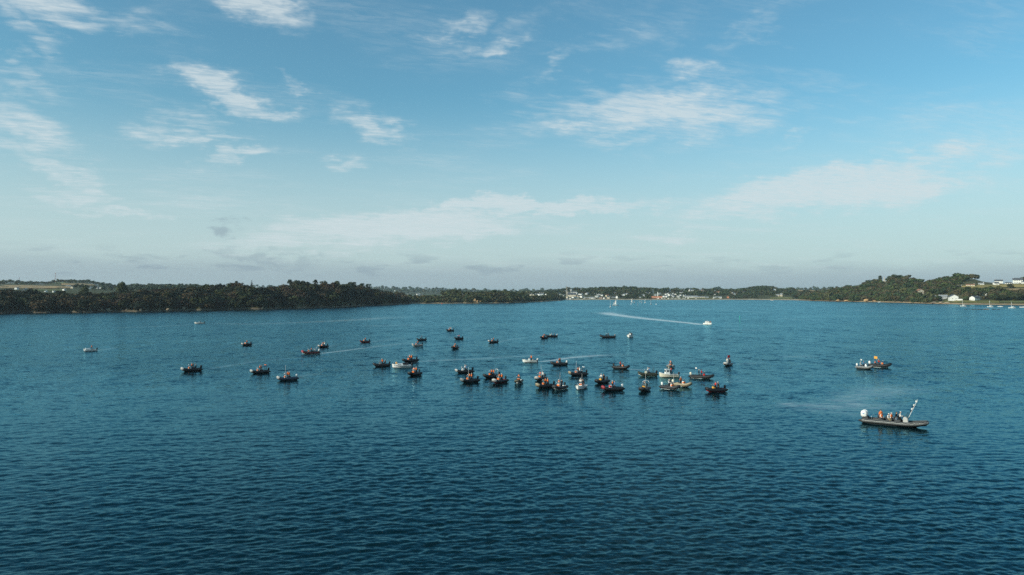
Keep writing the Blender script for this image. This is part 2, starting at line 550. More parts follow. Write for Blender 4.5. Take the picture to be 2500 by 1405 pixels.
# share of the wave slope that the mesh cannot carry far out (handled by the surface normal)
lod = np.zeros_like(WX)
mid = 2.0
lod = np.clip((row_sp * 2.6 - 0.55) / 3.2, 0, 1) + np.zeros_like(WX)
for nm, arr in (('foam_sheen', foam_sheen), ('slick', slick), ('lod', lod), ('gust', gust)):
    a_ = wme.attributes.new(nm, 'FLOAT', 'POINT')
    a_.data.foreach_set('value', arr.astype(np.float32).ravel())


def water_material():
    m_ = bpy.data.materials.new('sea_water')
    m_.use_nodes = True
    n = NT(m_.node_tree)
    at_ = {}
    for nm in ('foam_sheen', 'slick', 'lod', 'gust'):
        a_ = n.n('ShaderNodeAttribute', attribute_name=nm)
        at_[nm] = a_.outputs['Fac']
    geo = n.n('ShaderNodeNewGeometry')
    P = geo.outputs['Position']
    px_, py_, pz_ = n.sep(P)
    ca, sa = math.cos(R(7)), math.sin(R(7))
    xr = n.m('ADD', n.m('MULTIPLY', px_, ca), n.m('MULTIPLY', py_, sa))
    yr = n.m('SUBTRACT', n.m('MULTIPLY', py_, ca), n.m('MULTIPLY', px_, sa))

    def field(sx, sy, sc, det, seed):
        c = n.noise(n.comb(n.m('MULTIPLY', xr, sx), n.m('MULTIPLY', yr, sy), seed), sc, det, 0.6).outputs['Color']
        return n.vm('SUBTRACT', c, (0.5, 0.5, 0.5))
    f0 = field(0.50, 0.36, 0.5, 3.0, 1.9)      # groups of waves
    f1 = field(0.45, 1.0, 0.55, 3.0, 0.0)      # waves a few metres long
    f2 = field(0.55, 1.0, 2.2, 2.0, 3.3)       # wavelets
    f3 = field(0.75, 1.0, 9.0, 2.0, 7.1)       # ripples
    calm = n.m('SUBTRACT', 1.0, n.m('MULTIPLY', at_['slick'], 0.72))
    patch = n.noise(n.comb(n.m('MULTIPLY', xr, 0.30), n.m('MULTIPLY', yr, 0.13), 5.5), 0.5, 4.0, 0.65).outputs['Fac']
    mott = n.m('ADD', 0.55, n.m('MULTIPLY', n.ss(patch, 0.28, 0.72), 1.1))
    mott = n.m('ADD', 1.0, n.m('MULTIPLY', n.m('SUBTRACT', mott, 1.0), at_['lod']))
    amp = n.m('MULTIPLY', n.m('MULTIPLY', calm, at_['gust']), mott)
    a1 = n.m('MULTIPLY', n.m('MULTIPLY', at_['lod'], 0.50), amp)
    a2 = n.m('MULTIPLY', n.m('ADD', 0.22, n.m('MULTIPLY', at_['lod'], 0.38)), amp)
    a3 = n.m('MULTIPLY', n.m('ADD', 0.18, n.m('MULTIPLY', at_['lod'], 0.12)), amp)
    a0 = n.m('MULTIPLY', n.m('MULTIPLY', at_['lod'], 0.46), amp)
    tot = n.vm('ADD', n.vm('ADD', n.vm('ADD', n.vm('SCALE', f0, scale=a0), n.vm('SCALE', f1, scale=a1)), n.vm('SCALE', f2, scale=a2)), n.vm('SCALE', f3, scale=a3))
    tot = n.vm('MULTIPLY', tot, (0.75, 1.25, 0.0))
    nor = n.vm('NORMALIZE', n.vm('ADD', geo.outputs['Normal'], tot))
    # facets that lean away are hidden behind those that lean towards the eye
    dt = n.n('ShaderNodeVectorMath', operation='DOT_PRODUCT')
    n.l(nor, dt.inputs[0])
    n.l(geo.outputs['Incoming'], dt.inputs[1])
    lack = n.m('SUBTRACT', n.m('ABSOLUTE', dt.outputs['Value']), dt.outputs['Value'])
    nor = n.vm('NORMALIZE', n.vm('ADD', nor, n.vm('SCALE', geo.outputs['Incoming'], scale=lack)))
    tone = n.noise(n.comb(n.m('MULTIPLY', px_, 0.004), n.m('MULTIPLY', py_, 0.012)), 1.0, 3.0, 0.5).outputs['Fac']
    deep = n.mix(tone, (0.0006, 0.0080, 0.0105, 1), (0.0010, 0.0115, 0.0150, 1))
    body = n.n('ShaderNodeBsdfDiffuse')
    n.l(deep, body.inputs[0])
    gl = n.n('ShaderNodeBsdfGlossy')
    gl.inputs['Color'].default_value = (0.325, 0.715, 0.86, 1)       # teal cast of the bay water
    gl.inputs['Roughness'].default_value = 0.11
    n.l(nor, gl.inputs['Normal'])
    fr = n.n('ShaderNodeFresnel')
    fr.inputs['IOR'].default_value = 1.335
    n.l(nor, fr.inputs['Normal'])
    b = n.n('ShaderNodeMixShader')
    n.l(fr.outputs[0], b.inputs[0])
    n.l(body.outputs[0], b.inputs[1])
    n.l(gl.outputs[0], b.inputs[2])
    # foam and painted sky sheen
    fn = n.noise(n.comb(n.m('MULTIPLY', px_, 0.20), n.m('MULTIPLY', py_, 0.75)), 1.0, 6.0, 0.7).outputs['Fac']
    ff = n.m('MULTIPLY', n.ss(n.m('ADD', at_['foam_sheen'], n.m('MULTIPLY', n.m('SUBTRACT', fn, 0.5), 0.9)), 0.18, 0.85), n.ss(at_['foam_sheen'], 0.0, 0.12))
    fd = n.n('ShaderNodeBsdfDiffuse')
    fd.inputs[0].default_value = (0.60, 0.68, 0.70, 1)
    ms = n.n('ShaderNodeMixShader')
    sheen_film = n.m('MULTIPLY', n.m('MULTIPLY', at_['foam_sheen'], n.m('ADD', 0.06, n.m('MULTIPLY', n.ss(fn, 0.44, 0.64), 0.94))), 0.72)  # pale layer paints the sky's sheen on smoother water, besides thin foam
    n.l(n.m('MAXIMUM', n.m('MULTIPLY', ff, 0.66), sheen_film), ms.inputs[0])
    n.l(b.outputs[0], ms.inputs[1])
    n.l(fd.outputs[0], ms.inputs[2])
    o = n.n('ShaderNodeOutputMaterial')
    n.l(ms.outputs[0], o.inputs[0])
    return m_


wme.materials.append(water_material())
water = bpy.data.objects.new('water', wme)
col.objects.link(water)
tag(water, 'dark teal rippled bay water with pale wakes', 'water', kind='structure')

# ================================================================== LAND
class Land:
    def __init__(s, name, shore, top, tr, tb, treeh, us, fs, z0=-0.6, amp=1.2, dist=None, seed=1, zback=-2.0, cove=0.0):
        s.name, s.tr, s.tb, s.treeh, s.us, s.fs, s.z0, s.amp, s.seed, s.zback = name, tr, tb, treeh, us, fs, z0, amp, seed, zback
        s.sx = [p[0] for p in shore]
        s.sd = [dist_of(p[1]) if dist is None else dist for p in shore]
        s.tx = [p[0] for p in top]
        s.ty = [p[1] for p in top]
        s.cove = cove
        s.skip = []          # photo-pixel boxes kept free of trees (fields, gardens, houses)

    def D(s, px):
        d = np.interp(px, s.sx, s.sd)
        return d + s.cove * (fbm(np.asarray(px) * 0.03 + 5, np.asarray(px) * 0.0 + s.seed, s.seed, 3) - 0.5)

    def ztop(s, px):
        return CAMH + (HZ - np.interp(px, s.tx, s.ty)) * (s.D(px) + s.tr) / F

    def ground(s, px, t):
        px = np.asarray(px, float); t = np.asarray(t, float)
        zt = s.ztop(px)
        zr = np.maximum(zt - s.treeh, np.maximum(zt * 0.45, 0.2))
        f = np.interp(t / s.tr, s.us, s.fs)
        z = s.z0 + (zr - s.z0) * f
        X, Y = s.xy(px, t)
        z = z + s.amp * (fbm(X / 18, Y / 18, s.seed, 3) - 0.5) * 2 * np.clip(t / 25, 0, 1) * np.clip(zr / 8, 0.1, 1)
        back = np.clip((t - s.tr * 1.05) / (s.tb - s.tr * 1.05), 0, 1)
        return z + (s.zback - z) * back ** 1.5

    def xy(s, px, t):
        Y = s.D(px) + t
        return (px - 1250) / F * Y, Y

    def pt(s, px, t):
        X, Y = s.xy(px, t)
        return Vector((float(X), float(Y), float(s.ground(px, t))))

    def row(s, px, t):
        return HZ + (CAMH - s.ground(px, t)) * F / (s.D(px) + t)

    def locate(s, px, py):
        """first ground point going inland that is seen on photo row py"""
        ts = np.linspace(1, s.tr * 1.1, 500)
        r = s.row(np.full_like(ts, px), ts)
        k = np.where(r <= py)[0]
        t = ts[k[0]] if len(k) else ts[int(np.argmin(r))]
        return s.pt(px, t), float(t)

    def build(s, m_, px0, px1, step, nt=46):
        pxs = np.arange(px0, px1 + step, step, dtype=float)
        q_ = np.linspace(0, 1, nt)
        ts = np.r_[np.array([-6.0]), s.tb * q_ ** 1.7]
        PX, T = np.meshgrid(pxs, ts, indexing='ij')
        X, Y = s.xy(PX, T)
        Z = s.ground(PX, np.maximum(T, 0))
        Z[:, 0] = -2.5
        v_ = np.stack([X, Y, Z], -1).reshape(-1, 3)
        nt2 = len(ts)
        i_ = (np.arange(len(pxs) - 1)[:, None] * nt2 + np.arange(nt2 - 1)[None, :]).ravel()
        f_ = np.stack([i_, i_ + nt2, i_ + nt2 + 1, i_ + 1], -1)
        me = np_mesh(s.name, v_, f_, True)
        me.materials.append(m_)
        o = bpy.data.objects.new(s.name, me)
        col.objects.link(o)
        tag(o, kind='structure')
        return o

    def field(s, name, px0, px1, py_top, py_bot, m_, lift=0.5, n=26, k=7):
        """a strip of open ground draped over the land between two photo rows"""
        pxs = np.linspace(px0, px1, n)
        vs_ = []
        for i, p in enumerate(pxs):
            yt = np.interp(p, [a for a, b in py_top], [b for a, b in py_top])
            yb = np.interp(p, [a for a, b in py_bot], [b for a, b in py_bot])
            _, t1 = s.locate(p, yt)
            _, t0 = s.locate(p, yb)
            t1 = max(t1, t0 + 1.0)
            for t in np.linspace(t0, t1, k):
                a = s.pt(p, t)
                vs_.append((a.x, a.y, a.z + lift))
        i_ = (np.arange(n - 1)[:, None] * k + np.arange(k - 1)[None, :]).ravel()
        f_ = np.stack([i_, i_ + k, i_ + k + 1, i_ + 1], -1)
        me = np_mesh(name, np.array(vs_), f_, True)
        me.materials.append(m_)
        o = bpy.data.objects.new(name, me)
        col.objects.link(o)
        tag(o, kind='structure')
        s.skip.append((px0 - 1, px1 + 1, min(b for a, b in py_top) - 0.6, max(b for a, b in py_bot) + 0.62 * s.treeh * F / (float(s.D(px0)) + s.tr * 0.5)))
        return o


def land_material(name, grass, sand, zsand, rockmix=0.4):
    m_ = bpy.data.materials.new(name)
    m_.use_nodes = True
    n = NT(m_.node_tree)
    geo = n.n('ShaderNodeNewGeometry')
    P = geo.outputs['Position']
    x_, y_, z_ = n.sep(P)
    n1 = n.noise(P, 0.05, 5.0, 0.6).outputs['Fac']
    n2 = n.noise(P, 0.6, 4.0, 0.6).outputs['Fac']
    g = n.mix(n1, tuple(c * 0.7 for c in grass) + (1,), tuple(c * 1.4 for c in grass) + (1,))
    g = n.mix(n.m('MULTIPLY', n2, 0.5), g, (0.11, 0.085, 0.045, 1))
    sd_ = n.mix(n2, tuple(c * 0.6 for c in sand) + (1,), tuple(c * 1.35 for c in sand) + (1,))
    weed = n.ss(z_, 0.55, 0.15)                                     # wet weed line at the water's edge
    sd_ = n.mix(n.m('MULTIPLY', weed, 0.8), sd_, (0.03, 0.026, 0.02, 1))
    zz_ = n.m('ADD', z_, n.m('MULTIPLY', n.m('SUBTRACT', n1, 0.5), 3.5))
    c = n.mix(n.ss(zz_, zsand + 0.6, zsand - 0.6), g, sd_)
    steep = n.ss(n.sep(geo.outputs['Normal'])[2], 0.62, 0.35)       # bare earth where it is steep
    c = n.mix(n.m('MULTIPLY', n.m('MULTIPLY', steep, n.ss(n1, 0.45, 0.6)), rockmix), c, (0.24, 0.16, 0.10, 1))
    b = n.n('ShaderNodeBsdfPrincipled')
    n.l(c, b.inputs['Base Color'])
    b.inputs['Roughness'].default_value = 0.95
    b.inputs['Specular IOR Level'].default_value = 0.1
    o = n.n('ShaderNodeOutputMaterial')
    n.l(b.outputs[0], o.inputs[0])
    return m_


def field_material(name, a, b_, scale=0.03):
    m_ = bpy.data.materials.new(name)
    m_.use_nodes = True
    n = NT(m_.node_tree)
    geo = n.n('ShaderNodeNewGeometry')
    mp = n.n('ShaderNodeMapping')
    mp.inputs['Scale'].default_value = (1, 0.35, 1)
    n.l(geo.outputs['Position'], mp.inputs[0])
    f = n.noise(mp.outputs[0], scale, 5.0, 0.65).outputs['Fac']
    f2 = n.noise(geo.outputs['Position'], 0.9, 3.0, 0.6).outputs['Fac']
    c = n.mix(n.ss(f, 0.35, 0.65), (*a, 1), (*b_, 1))
    c = n.mix(1.0, c, n.comb(*[n.m('ADD', 0.75, n.m('MULTIPLY', f2, 0.5))] * 3), 'MULTIPLY')
    b = n.n('ShaderNodeBsdfPrincipled')
    n.l(c, b.inputs['Base Color'])
    b.inputs['Roughness'].default_value = 0.95
    b.inputs['Specular IOR Level'].default_value = 0.1
    o = n.n('ShaderNodeOutputMaterial')
    n.l(b.outputs[0], o.inputs[0])
    return m_


M_left = land_material('soil_wooded', (0.035, 0.040, 0.018), (0.13, 0.105, 0.075), 1.6)
M_mid = land_material('soil_mid_shore', (0.045, 0.058, 0.024), (0.36, 0.28, 0.18), 1.5)
M_town = land_material('soil_town', (0.055, 0.065, 0.030), (0.46, 0.36, 0.24), 1.9)
M_right = land_material('soil_right', (0.075, 0.080, 0.034), (0.36, 0.26, 0.16), 2.2)
M_far = land_material('soil_far', (0.045, 0.060, 0.030), (0.3, 0.25, 0.15), -5)
M_tan = field_material('stubble_field', (0.36, 0.25, 0.13), (0.27, 0.19, 0.10))
M_gold = field_material('golden_field', (0.36, 0.27, 0.10), (0.26, 0.21, 0.08))
M_green = field_material('pasture', (0.09, 0.12, 0.05), (0.14, 0.15, 0.07))
M_olive = field_material('rough_meadow', (0.20, 0.18, 0.06), (0.11, 0.12, 0.045), 0.06)

far_ground = np_mesh('ground', np.array([[-14000, 1500, -3], [14000, 1500, -3], [14000, 14000, -3], [-14000, 14000, -3]]), np.array([[0, 1, 2, 3]]))
far_ground.materials.append(M_far)
o = bpy.data.objects.new('ground', far_ground)
col.objects.link(o)
tag(o, kind='structure')

CL_U = [0, 0.03, 0.10, 0.30, 0.6, 1.0, 1.2]
CL_F = [0, 0.10, 0.34, 0.72, 0.9, 1.0, 1.0]
SL_U = [0, 0.03, 0.10, 0.25, 0.5, 0.8, 1.0, 1.2]
SL_F = [0, 0.05, 0.10, 0.26, 0.55, 0.88, 1.0, 1.0]

# near left headland
L1 = Land('left_headland',
          [(-700, 800), (-300, 779), (-120, 770), (0, 766), (120, 764.6), (250, 763), (400, 760.5), (500, 758.6), (620, 756.2), (750, 753.2), (830, 750.6), (900, 747.4), (960, 744.4), (1010, 742)],
          [(-700, 690), (-200, 696), (0, 703), (40, 706), (80, 713), (120, 717), (150, 718), (190, 715), (250, 712.5), (300, 711), (350, 707), (400, 702), (450, 699.5), (500, 698), (560, 697), (600, 696), (650, 699.5), (700, 693.5), (760, 689.5), (800, 690), (850, 693.5), (880, 697), (910, 703), (930, 707), (960, 714), (985, 722), (1005, 734), (1012, 741)],
          tr=95, tb=240, treeh=11.5, us=CL_U, fs=CL_F, seed=2, cove=70)
# farmland behind it
L0 = Land('left_farmland', [(-800, 750), (560, 750)],
          [(-800, 684), (0, 686.5), (60, 688), (110, 689), (150, 684.5), (165, 683.5), (210, 686), (250, 691), (280, 697), (330, 696), (400, 695), (440, 695.5), (500, 698), (560, 704)],
          tr=1250, tb=1900, treeh=6, us=[0, 0.2, 0.45, 0.7, 1, 1.2], fs=[0.0, 0.17, 0.42, 0.72, 1, 1], z0=17.0, amp=1.5, dist=1000.0, seed=4)
# bay between the headlands
L2 = Land('mid_shore', [(930, 742.6), (985, 742.4), (1060, 742), (1165, 741.4), (1240, 741)],
          [(930, 716), (985, 717), (1020, 714.5), (1050, 712), (1075, 713), (1090, 709.5), (1110, 707), (1125, 709), (1135, 714), (1160, 715), (1240, 716)],
          tr=330, tb=620, treeh=8, us=[0, 0.02, 0.06, 0.16, 0.3, 0.6, 1.0, 1.2], fs=[0, 0.05, 0.10, 0.38, 0.62, 0.84, 1, 1], seed=5, cove=30)
L3 = Land('mid_headland', [(1130, 741.6), (1165, 741.2), (1220, 740.6), (1290, 739.6)],
          [(1130, 724), (1150, 717), (1165, 713.5), (1190, 710), (1215, 710.5), (1235, 709), (1252, 711), (1270, 717), (1283, 725), (1292, 737)],
          tr=90, tb=230, treeh=8.5, us=CL_U, fs=CL_F, seed=6, cove=25)
L4 = Land('wooded_point', [(1255, 740.3), (1290, 739.2), (1315, 738), (1345, 736), (1365, 735), (1384, 733.6)],
          [(1255, 716), (1275, 715), (1300, 714.5), (1325, 713), (1345, 712.5), (1356, 715), (1365, 721), (1375, 727), (1384, 731.5)],
          tr=230, tb=420, treeh=7, us=SL_U, fs=SL_F, seed=8, cove=25)
# town and its hill
L5 = Land('town_shore', [(1240, 733.2), (1380, 732.9), (1500, 732.5), (1700, 732.6), (1800, 732.3), (1900, 733.0), (1985, 734.3), (2100, 735)],
          [(1240, 712), (1280, 711.5), (1310, 711.2), (1350, 710.5), (1370, 707), (1388, 704), (1430, 703.2), (1450, 703), (1475, 701), (1500, 702.5), (1525, 700.5), (1545, 700.5), (1570, 703), (1600, 704.5), (1640, 706), (1700, 705), (1760, 706), (1790, 707), (1815, 704.5), (1850, 700), (1870, 698.5), (1888, 700.5), (1897, 706), (1915, 705), (1940, 705), (1950, 703.5), (2000, 704), (2040, 701), (2100, 700)],
          tr=620, tb=1100, treeh=7.5, us=[0, 0.015, 0.05, 0.15, 0.3, 0.55, 0.8, 1.0, 1.2], fs=[0, 0.06, 0.10, 0.15, 0.32, 0.62, 0.9, 1.0, 1.0], seed=9, cove=20)
# right headland
L6 = Land('right_headland', [(1945, 733.8), (1985, 735.2), (2020, 736.2), (2120, 738), (2180, 739.4), (2250, 741.6), (2340, 744.0), (2450, 745.4), (2560, 747), (3000, 756)],
          [(1945, 724), (1965, 717), (1990, 712), (2020, 708), (2045, 703), (2065, 699), (2085, 694.5), (2100, 690), (2120, 685.5), (2140, 681), (2160, 677), (2180, 675.5), (2200, 676), (2225, 677), (2240, 682), (2250, 687), (2262, 686), (2290, 678), (2330, 674), (2355, 671), (2380, 671), (2400, 676), (2430, 680), (2460, 681), (2500, 676), (3000, 670)],
          tr=300, tb=560, treeh=9.5, us=SL_U, fs=SL_F, seed=12, cove=22)
LF = Land('far_ridge', [(500, 750), (3200, 750)],
          [(500, 700), (880, 702), (960, 703), (1050, 706), (1110, 707.5), (1150, 711), (1250, 711.5), (1400, 708), (1650, 708), (1800, 708.5), (1900, 707), (2100, 704), (2500, 702), (3200, 700)],
          tr=2500, tb=4500, treeh=5, us=[0, 0.5, 1, 1.2], fs=[0, 0.4, 1, 1], z0=2.0, amp=4, dist=3300.0, seed=14)

L1.build(M_left, -700, 1014, 4)
L0.build(M_far, -800, 560, 8)
L2.build(M_mid, 930, 1240, 3)
L3.build(M_mid, 1130, 1294, 3)
L4.build(M_mid, 1255, 1385, 3)
L5.build(M_town, 1240, 2100, 4)
L6.build(M_right, 1945, 3000, 4)
LF.build(M_far, 500, 3200, 20)

# open fields
L0.field('tan_field', -200, 180, [(-200, 697), (60, 697), (180, 701)], [(-200, 703), (100, 705.5), (180, 704)], M_tan)
L0.field('tan_field', 150, 235, [(150, 693), (200, 693), (235, 696)], [(150, 697), (200, 697.5), (235, 698)], M_tan)
L0.field('pasture', 60, 150, [(60, 708), (150, 707)], [(60, 711), (150, 711)], M_green)
L0.field('pasture', 80, 160, [(80, 691), (160, 690)], [(80, 694), (160, 692)], M_green)
L0.field('pasture', 270, 330, [(270, 699), (330, 698.5)], [(270, 701), (330, 701)], M_green)
L2.field('pasture', 985, 1085, [(985, 721), (1085, 721.5)], [(985, 724), (1085, 724)], M_green)
L5.field('tan_field', 1944, 2006, [(1944, 708.5), (2006, 708)], [(1944, 711.5), (2006, 712)], M_tan)
L5.field('pasture', 2008, 2060, [(2008, 705), (2060, 703)], [(2008, 709), (2060, 708)], M_green)
L5.field('sea_front_meadow', 1612, 1760, [(1612, 728.2), (1760, 727.8)], [(1612, 730.4), (1760, 730.4)], M_olive)
L5.field('grass_slope', 1880, 1935, [(1880, 727), (1905, 724.5), (1935, 728)], [(1880, 731), (1935, 731)], M_olive)
L6.field('golden_field', 2346, 2640, [(2346, 699), (2400, 696.5), (2500, 695), (2640, 694)], [(2346, 702.5), (2380, 704.5), (2440, 702.5), (2500, 702), (2640, 701)], M_gold)
L6.field('stubble_strip', 2425, 2640, [(2425, 706), (2500, 705.5), (2640, 704)], [(2425, 711), (2500, 710), (2640, 709)], M_tan)
L6.field('rough_meadow', 2300, 2440, [(2300, 734.5), (2440, 735)], [(2300, 739), (2340, 740.5), (2440, 741)], M_olive)
L6.field('shore_meadow', 2442, 2640, [(2442, 735.5), (2640, 735)], [(2442, 740), (2640, 740)], M_green)
L6.skip += [(2242, 2262, 706, 722), (2252, 2268, 722, 729), (2272, 2320, 721, 732), (2320, 2352, 722, 737), (2374, 2398, 724, 737), (2360, 2500, 684, 700), (2330, 2352, 697, 703), (2395, 2415, 714, 730), (2152, 2167, 674, 706), (2345, 2640, 690, 706)]
L1.skip += [(684, 698, 686, 698), (762, 790, 692, 706), (672, 712, 702.5, 707)]
L5.skip += [(1894, 1916, 716, 733), (1590, 1650, 716, 733), (1395, 1440, 722, 733), (1440, 1512, 723, 733), (1650, 1780, 722, 733)]
L2.skip += [(990, 1034, 717, 724)]
L4.skip += [(1280, 1336, 716, 724)]



# ================================================================== BUILDINGS
W_white = mat('white_render', (0.80, 0.78, 0.73), 0.85, 0.08, 0.4, 0.2)
W_cream = mat('cream_render', (0.66, 0.57, 0.43), 0.85, 0.10, 0.4, 0.2)
W_stone = mat('granite_wall', (0.36, 0.30, 0.24), 0.9, 0.30, 0.8, 0.2)
W_pink = mat('pink_render', (0.55, 0.36, 0.28), 0.85, 0.12, 0.4, 0.2)
W_orange = mat('orange_cladding', (0.62, 0.24, 0.13), 0.7, 0.15, 0.3, 0.3)
W_grey = mat('grey_render', (0.40, 0.41, 0.41), 0.85, 0.12, 0.4, 0.2)
R_slate = mat('slate_roof', (0.085, 0.095, 0.11), 0.7, 0.25, 0.8, 0.4)
R_pale = mat('pale_roof', (0.30, 0.31, 0.32), 0.7, 0.2, 0.5, 0.4)
R_tile = mat('tile_roof', (0.30, 0.15, 0.09), 0.85, 0.3, 0.8, 0.2)
M_glass = mat('window_glass', (0.03, 0.04, 0.05), 0.15, 0.2, 1.0, 0.6)
M_door = mat('dark_door', (0.06, 0.07, 0.08), 0.6, 0.2, 2.0, 0.4)

_unit = {}


def unit(kind):
    if kind in _unit: return _unit[kind]
    b = MB()
    if kind == 'wall':          # gabled wall block, ridge along x, unit size, gable peak to z=1.45
        v_ = [(-.5, -.5, 0), (.5, -.5, 0), (.5, .5, 0), (-.5, .5, 0), (-.5, -.5, 1), (.5, -.5, 1), (.5, .5, 1), (-.5, .5, 1), (-.5, 0, 1.45), (.5, 0, 1.45)]
        b.add(v_, [(0, 1, 5, 4), (2, 3, 7, 6), (1, 2, 6, 9, 5), (3, 0, 4, 8, 7), (3, 2, 1, 0), (4, 5, 9, 8), (6, 7, 8, 9)])
    elif kind == 'roof':        # two pitched slabs with eaves
        for s_ in (-1, 1):
            e_, r_ = (s_ * .58, .928), (0, 1.45)
            th = 0.07
            v_ = [(-.54, e_[0], e_[1]), (.54, e_[0], e_[1]), (.54, 0, r_[1]), (-.54, 0, r_[1])]
            v_ += [(x, y, z + th) for x, y, z in v_]
            f_ = [(3, 2, 1, 0), (4, 5, 6, 7), (0, 1, 5, 4), (1, 2, 6, 5), (2, 3, 7, 6), (3, 0, 4, 7)]
            b.add(v_, f_ if s_ < 0 else [tuple(reversed(q_)) for q_ in f_])
    elif kind == 'box':
        b.box(0, 0, .5, 1, 1, 1)
    elif kind == 'chimney':
        b.box(0, 0, .42, 1, 1, .84).box(0, 0, .92, 1.25, 1.25, .16)
    elif kind == 'window':      # glazing set in a frame, flat in y
        b.box(0, 0, 0, 1, .06, 1)
    elif kind == 'frame':
        b.box(-.55, -.03, 0, .1, .12, 1.2).box(.55, -.03, 0, .1, .12, 1.2).box(0, -.03, .55, 1, .12, .1).box(0, -.05, -.57, 1.2, .18, .1).box(0, -.03, 0, .07, .1, 1)
    _unit[kind] = b.mesh(kind)
    return _unit[kind]


def house(land, px, py, wpx, hpx, label, wall=None, roof=None, turn=0.0, deep=None, chim=1, windows=0, flat=False, group=None, name='house', pitch=1.0, rows=1, gable=False):
    """a building standing on the land; width and wall height come from its size in the photo"""
    p, t = land.locate(px, py)
    D_ = p.y
    land.skip.append((px - wpx * .62, px + wpx * .62, py - 0.8, py + 6.0 * 2000.0 / (D_ * 1.0) * 0.9))
    w = wpx * D_ / F
    h = max(2.4, hpx * D_ / F)
    d = deep or max(5.0, min(9.0, w * .8))
    wall, roof = wall or W_white, roof or R_slate
    view = math.atan2(p.x, p.y)
    e = empty(name, (p.x, p.y + d * .4, p.z - 0.5), -view + R(turn) + (math.pi / 2 if gable else 0))
    tag(e, label, 'house' if name == 'house' else name.replace('_', ' ').split()[-1], group)
    if gable: w, d = d, w
    h += 0.5
    if flat:
        link('wall', unit('box'), wall, e, scale=(w, d, h))
        link('roof', unit('box'), roof, e, (0, 0, h + .003), scale=(w * 1.04, d * 1.04, .35))
    else:
        hw = h * 0.66
        link('wall', unit('wall'), wall, e, scale=(w, d, hw))
        rf = link('roof', unit('roof'), roof, e, scale=(w, d, hw))
        for k in range(chim):
            x = (0.42 if k == 0 else -0.42)
            ch = link('chimney', unit('chimney'), wall, rf, (x, 0, 1.28), scale=(.9 / w, .7 / d, .55 * 3.0 / max(hw, 3.0)))
    if windows:
        hw = h * (.95 if flat else .66)
        for r_ in range(rows):
            for k in range(windows):
                x = (k + .5) / windows * w - w / 2
                z = hw * (r_ + .55) / rows
                if not gable:
                    pos, rot = (x * .86, -d / 2 - .04, z), (0, 0, 0)
                else:
                    pos, rot = (-w / 2 - .04, ((k + .5) / windows - .5) * d * .8, z), (0, 0, -math.pi / 2)
                wn = link('window', unit('window'), M_glass, e, pos, rot, (1.1, 1, 1.3))
                link('frame', unit('frame'), W_white, wn)
    return e


# left farmland behind the headland
LAB = 'small white house among hedges behind the left headland'
for px, py, w, h in [(58, 710, 5, 3.5), (55, 713.5, 4, 3), (130, 713.5, 5, 3), (110, 713, 4, 2.5), (222, 703.5, 6, 3.5), (218, 706, 4, 3), (245, 704.5, 5, 4), (62, 708, 4, 3)]:
    house(L0, px, py, w, h, LAB, turn=random.uniform(-40, 40), group='white houses behind the left headland')
house(L0, 39, 707, 7, 5, 'bright white house at far left just above the dark cliff', turn=50)
house(L0, 155, 710, 6, 4.5, 'white house below the right end of the long tan field', turn=40)
house(L0, 175, 705, 6, 5, 'cream gabled house beside the dark broad tree at left', W_cream, turn=60)
house(L0, 236, 705, 7, 5.5, 'larger white gabled house between the broad tree and the big round tree', turn=55, windows=2)
house(L0, 165, 700, 11, 1.8, 'long low white farm shed on the edge of the tan field', roof=R_pale, chim=0)
house(L0, 233, 697, 8, 2.6, 'white farmhouse high on the slope above the small houses', chim=1)
house(L0, 27, 692.5, 12, 2.0, 'long pale farm building on the skyline at far left', W_cream, R_pale, chim=0)
# left headland
house(L1, 690, 694, 11, 7, 'white flat-roofed block on the top of the left headland', flat=True, windows=3, roof=R_pale)
house(L1, 769, 700, 9, 7, 'cream house half hidden by pines on the left headland', W_cream, R_pale, windows=2, turn=30)
house(L1, 783, 703, 10, 9, 'taller cream gabled house right of the pines on the left headland', W_cream, R_slate, windows=2, turn=-20, gable=True)
# middle shore
house(L2, 997, 722, 6, 6, 'white gabled house above the pasture over the small beach', turn=35, gable=True)
house(L2, 1021, 721, 8, 6, 'white house with pale roof right of the gabled one above the pasture', roof=R_pale, turn=20)
house(L2, 1029, 720.5, 4, 3, 'tiny white cottage right of the white house above the pasture')
house(L2, 1113, 722, 6, 4, 'white house in front of the large round tree', turn=20)
house(L2, 1128, 721, 5, 3, 'small white house right of the large round tree', turn=-20)
for px, py in [(940, 709), (954, 710), (966, 711.5), (972, 711)]:
    house(LF, px, py, 5, 2.2, 'tiny white house on the hazy slope behind the left headland tip', turn=20, chim=0, group='houses on the hazy slope')
# low point with a hamlet
for i, (px, py, w, h, wl) in enumerate([(1282, 723, 4, 5, 0), (1296, 722.5, 7, 5, 1), (1305, 721.5, 9, 3, 1), (1310, 719.5, 4, 4, 0), (1316, 722, 6, 6, 0), (1321, 720.5, 5, 5, 0), (1325, 719.5, 5, 4, 0), (1334, 721, 5, 3, 0), (1329, 724, 5, 2.5, 0)]):
    house(L4, px, py, w, h, ['narrow white gable at the left end of the hamlet on the low point', 'cream house second from the left in the hamlet', 'long low cream house in the middle of the hamlet', 'small white gable rising behind the long cream house', 'tall white house right of the long cream house', 'white house with dark roof right of the tall white house', 'white house at the upper right of the hamlet', 'rightmost low white house of the hamlet on the point', 'small white house below the right part of the hamlet'][i], [W_white, W_cream][wl], turn=random.choice([-30, 25, 50]), group='hamlet on the low point')
house(L4, 1321, 727.5, 7, 3, 'pinkish house below the white hamlet on the point', W_pink, R_tile)
house(L4, 1360, 729, 4, 3.5, 'single white cottage at the tip of the wooded point')

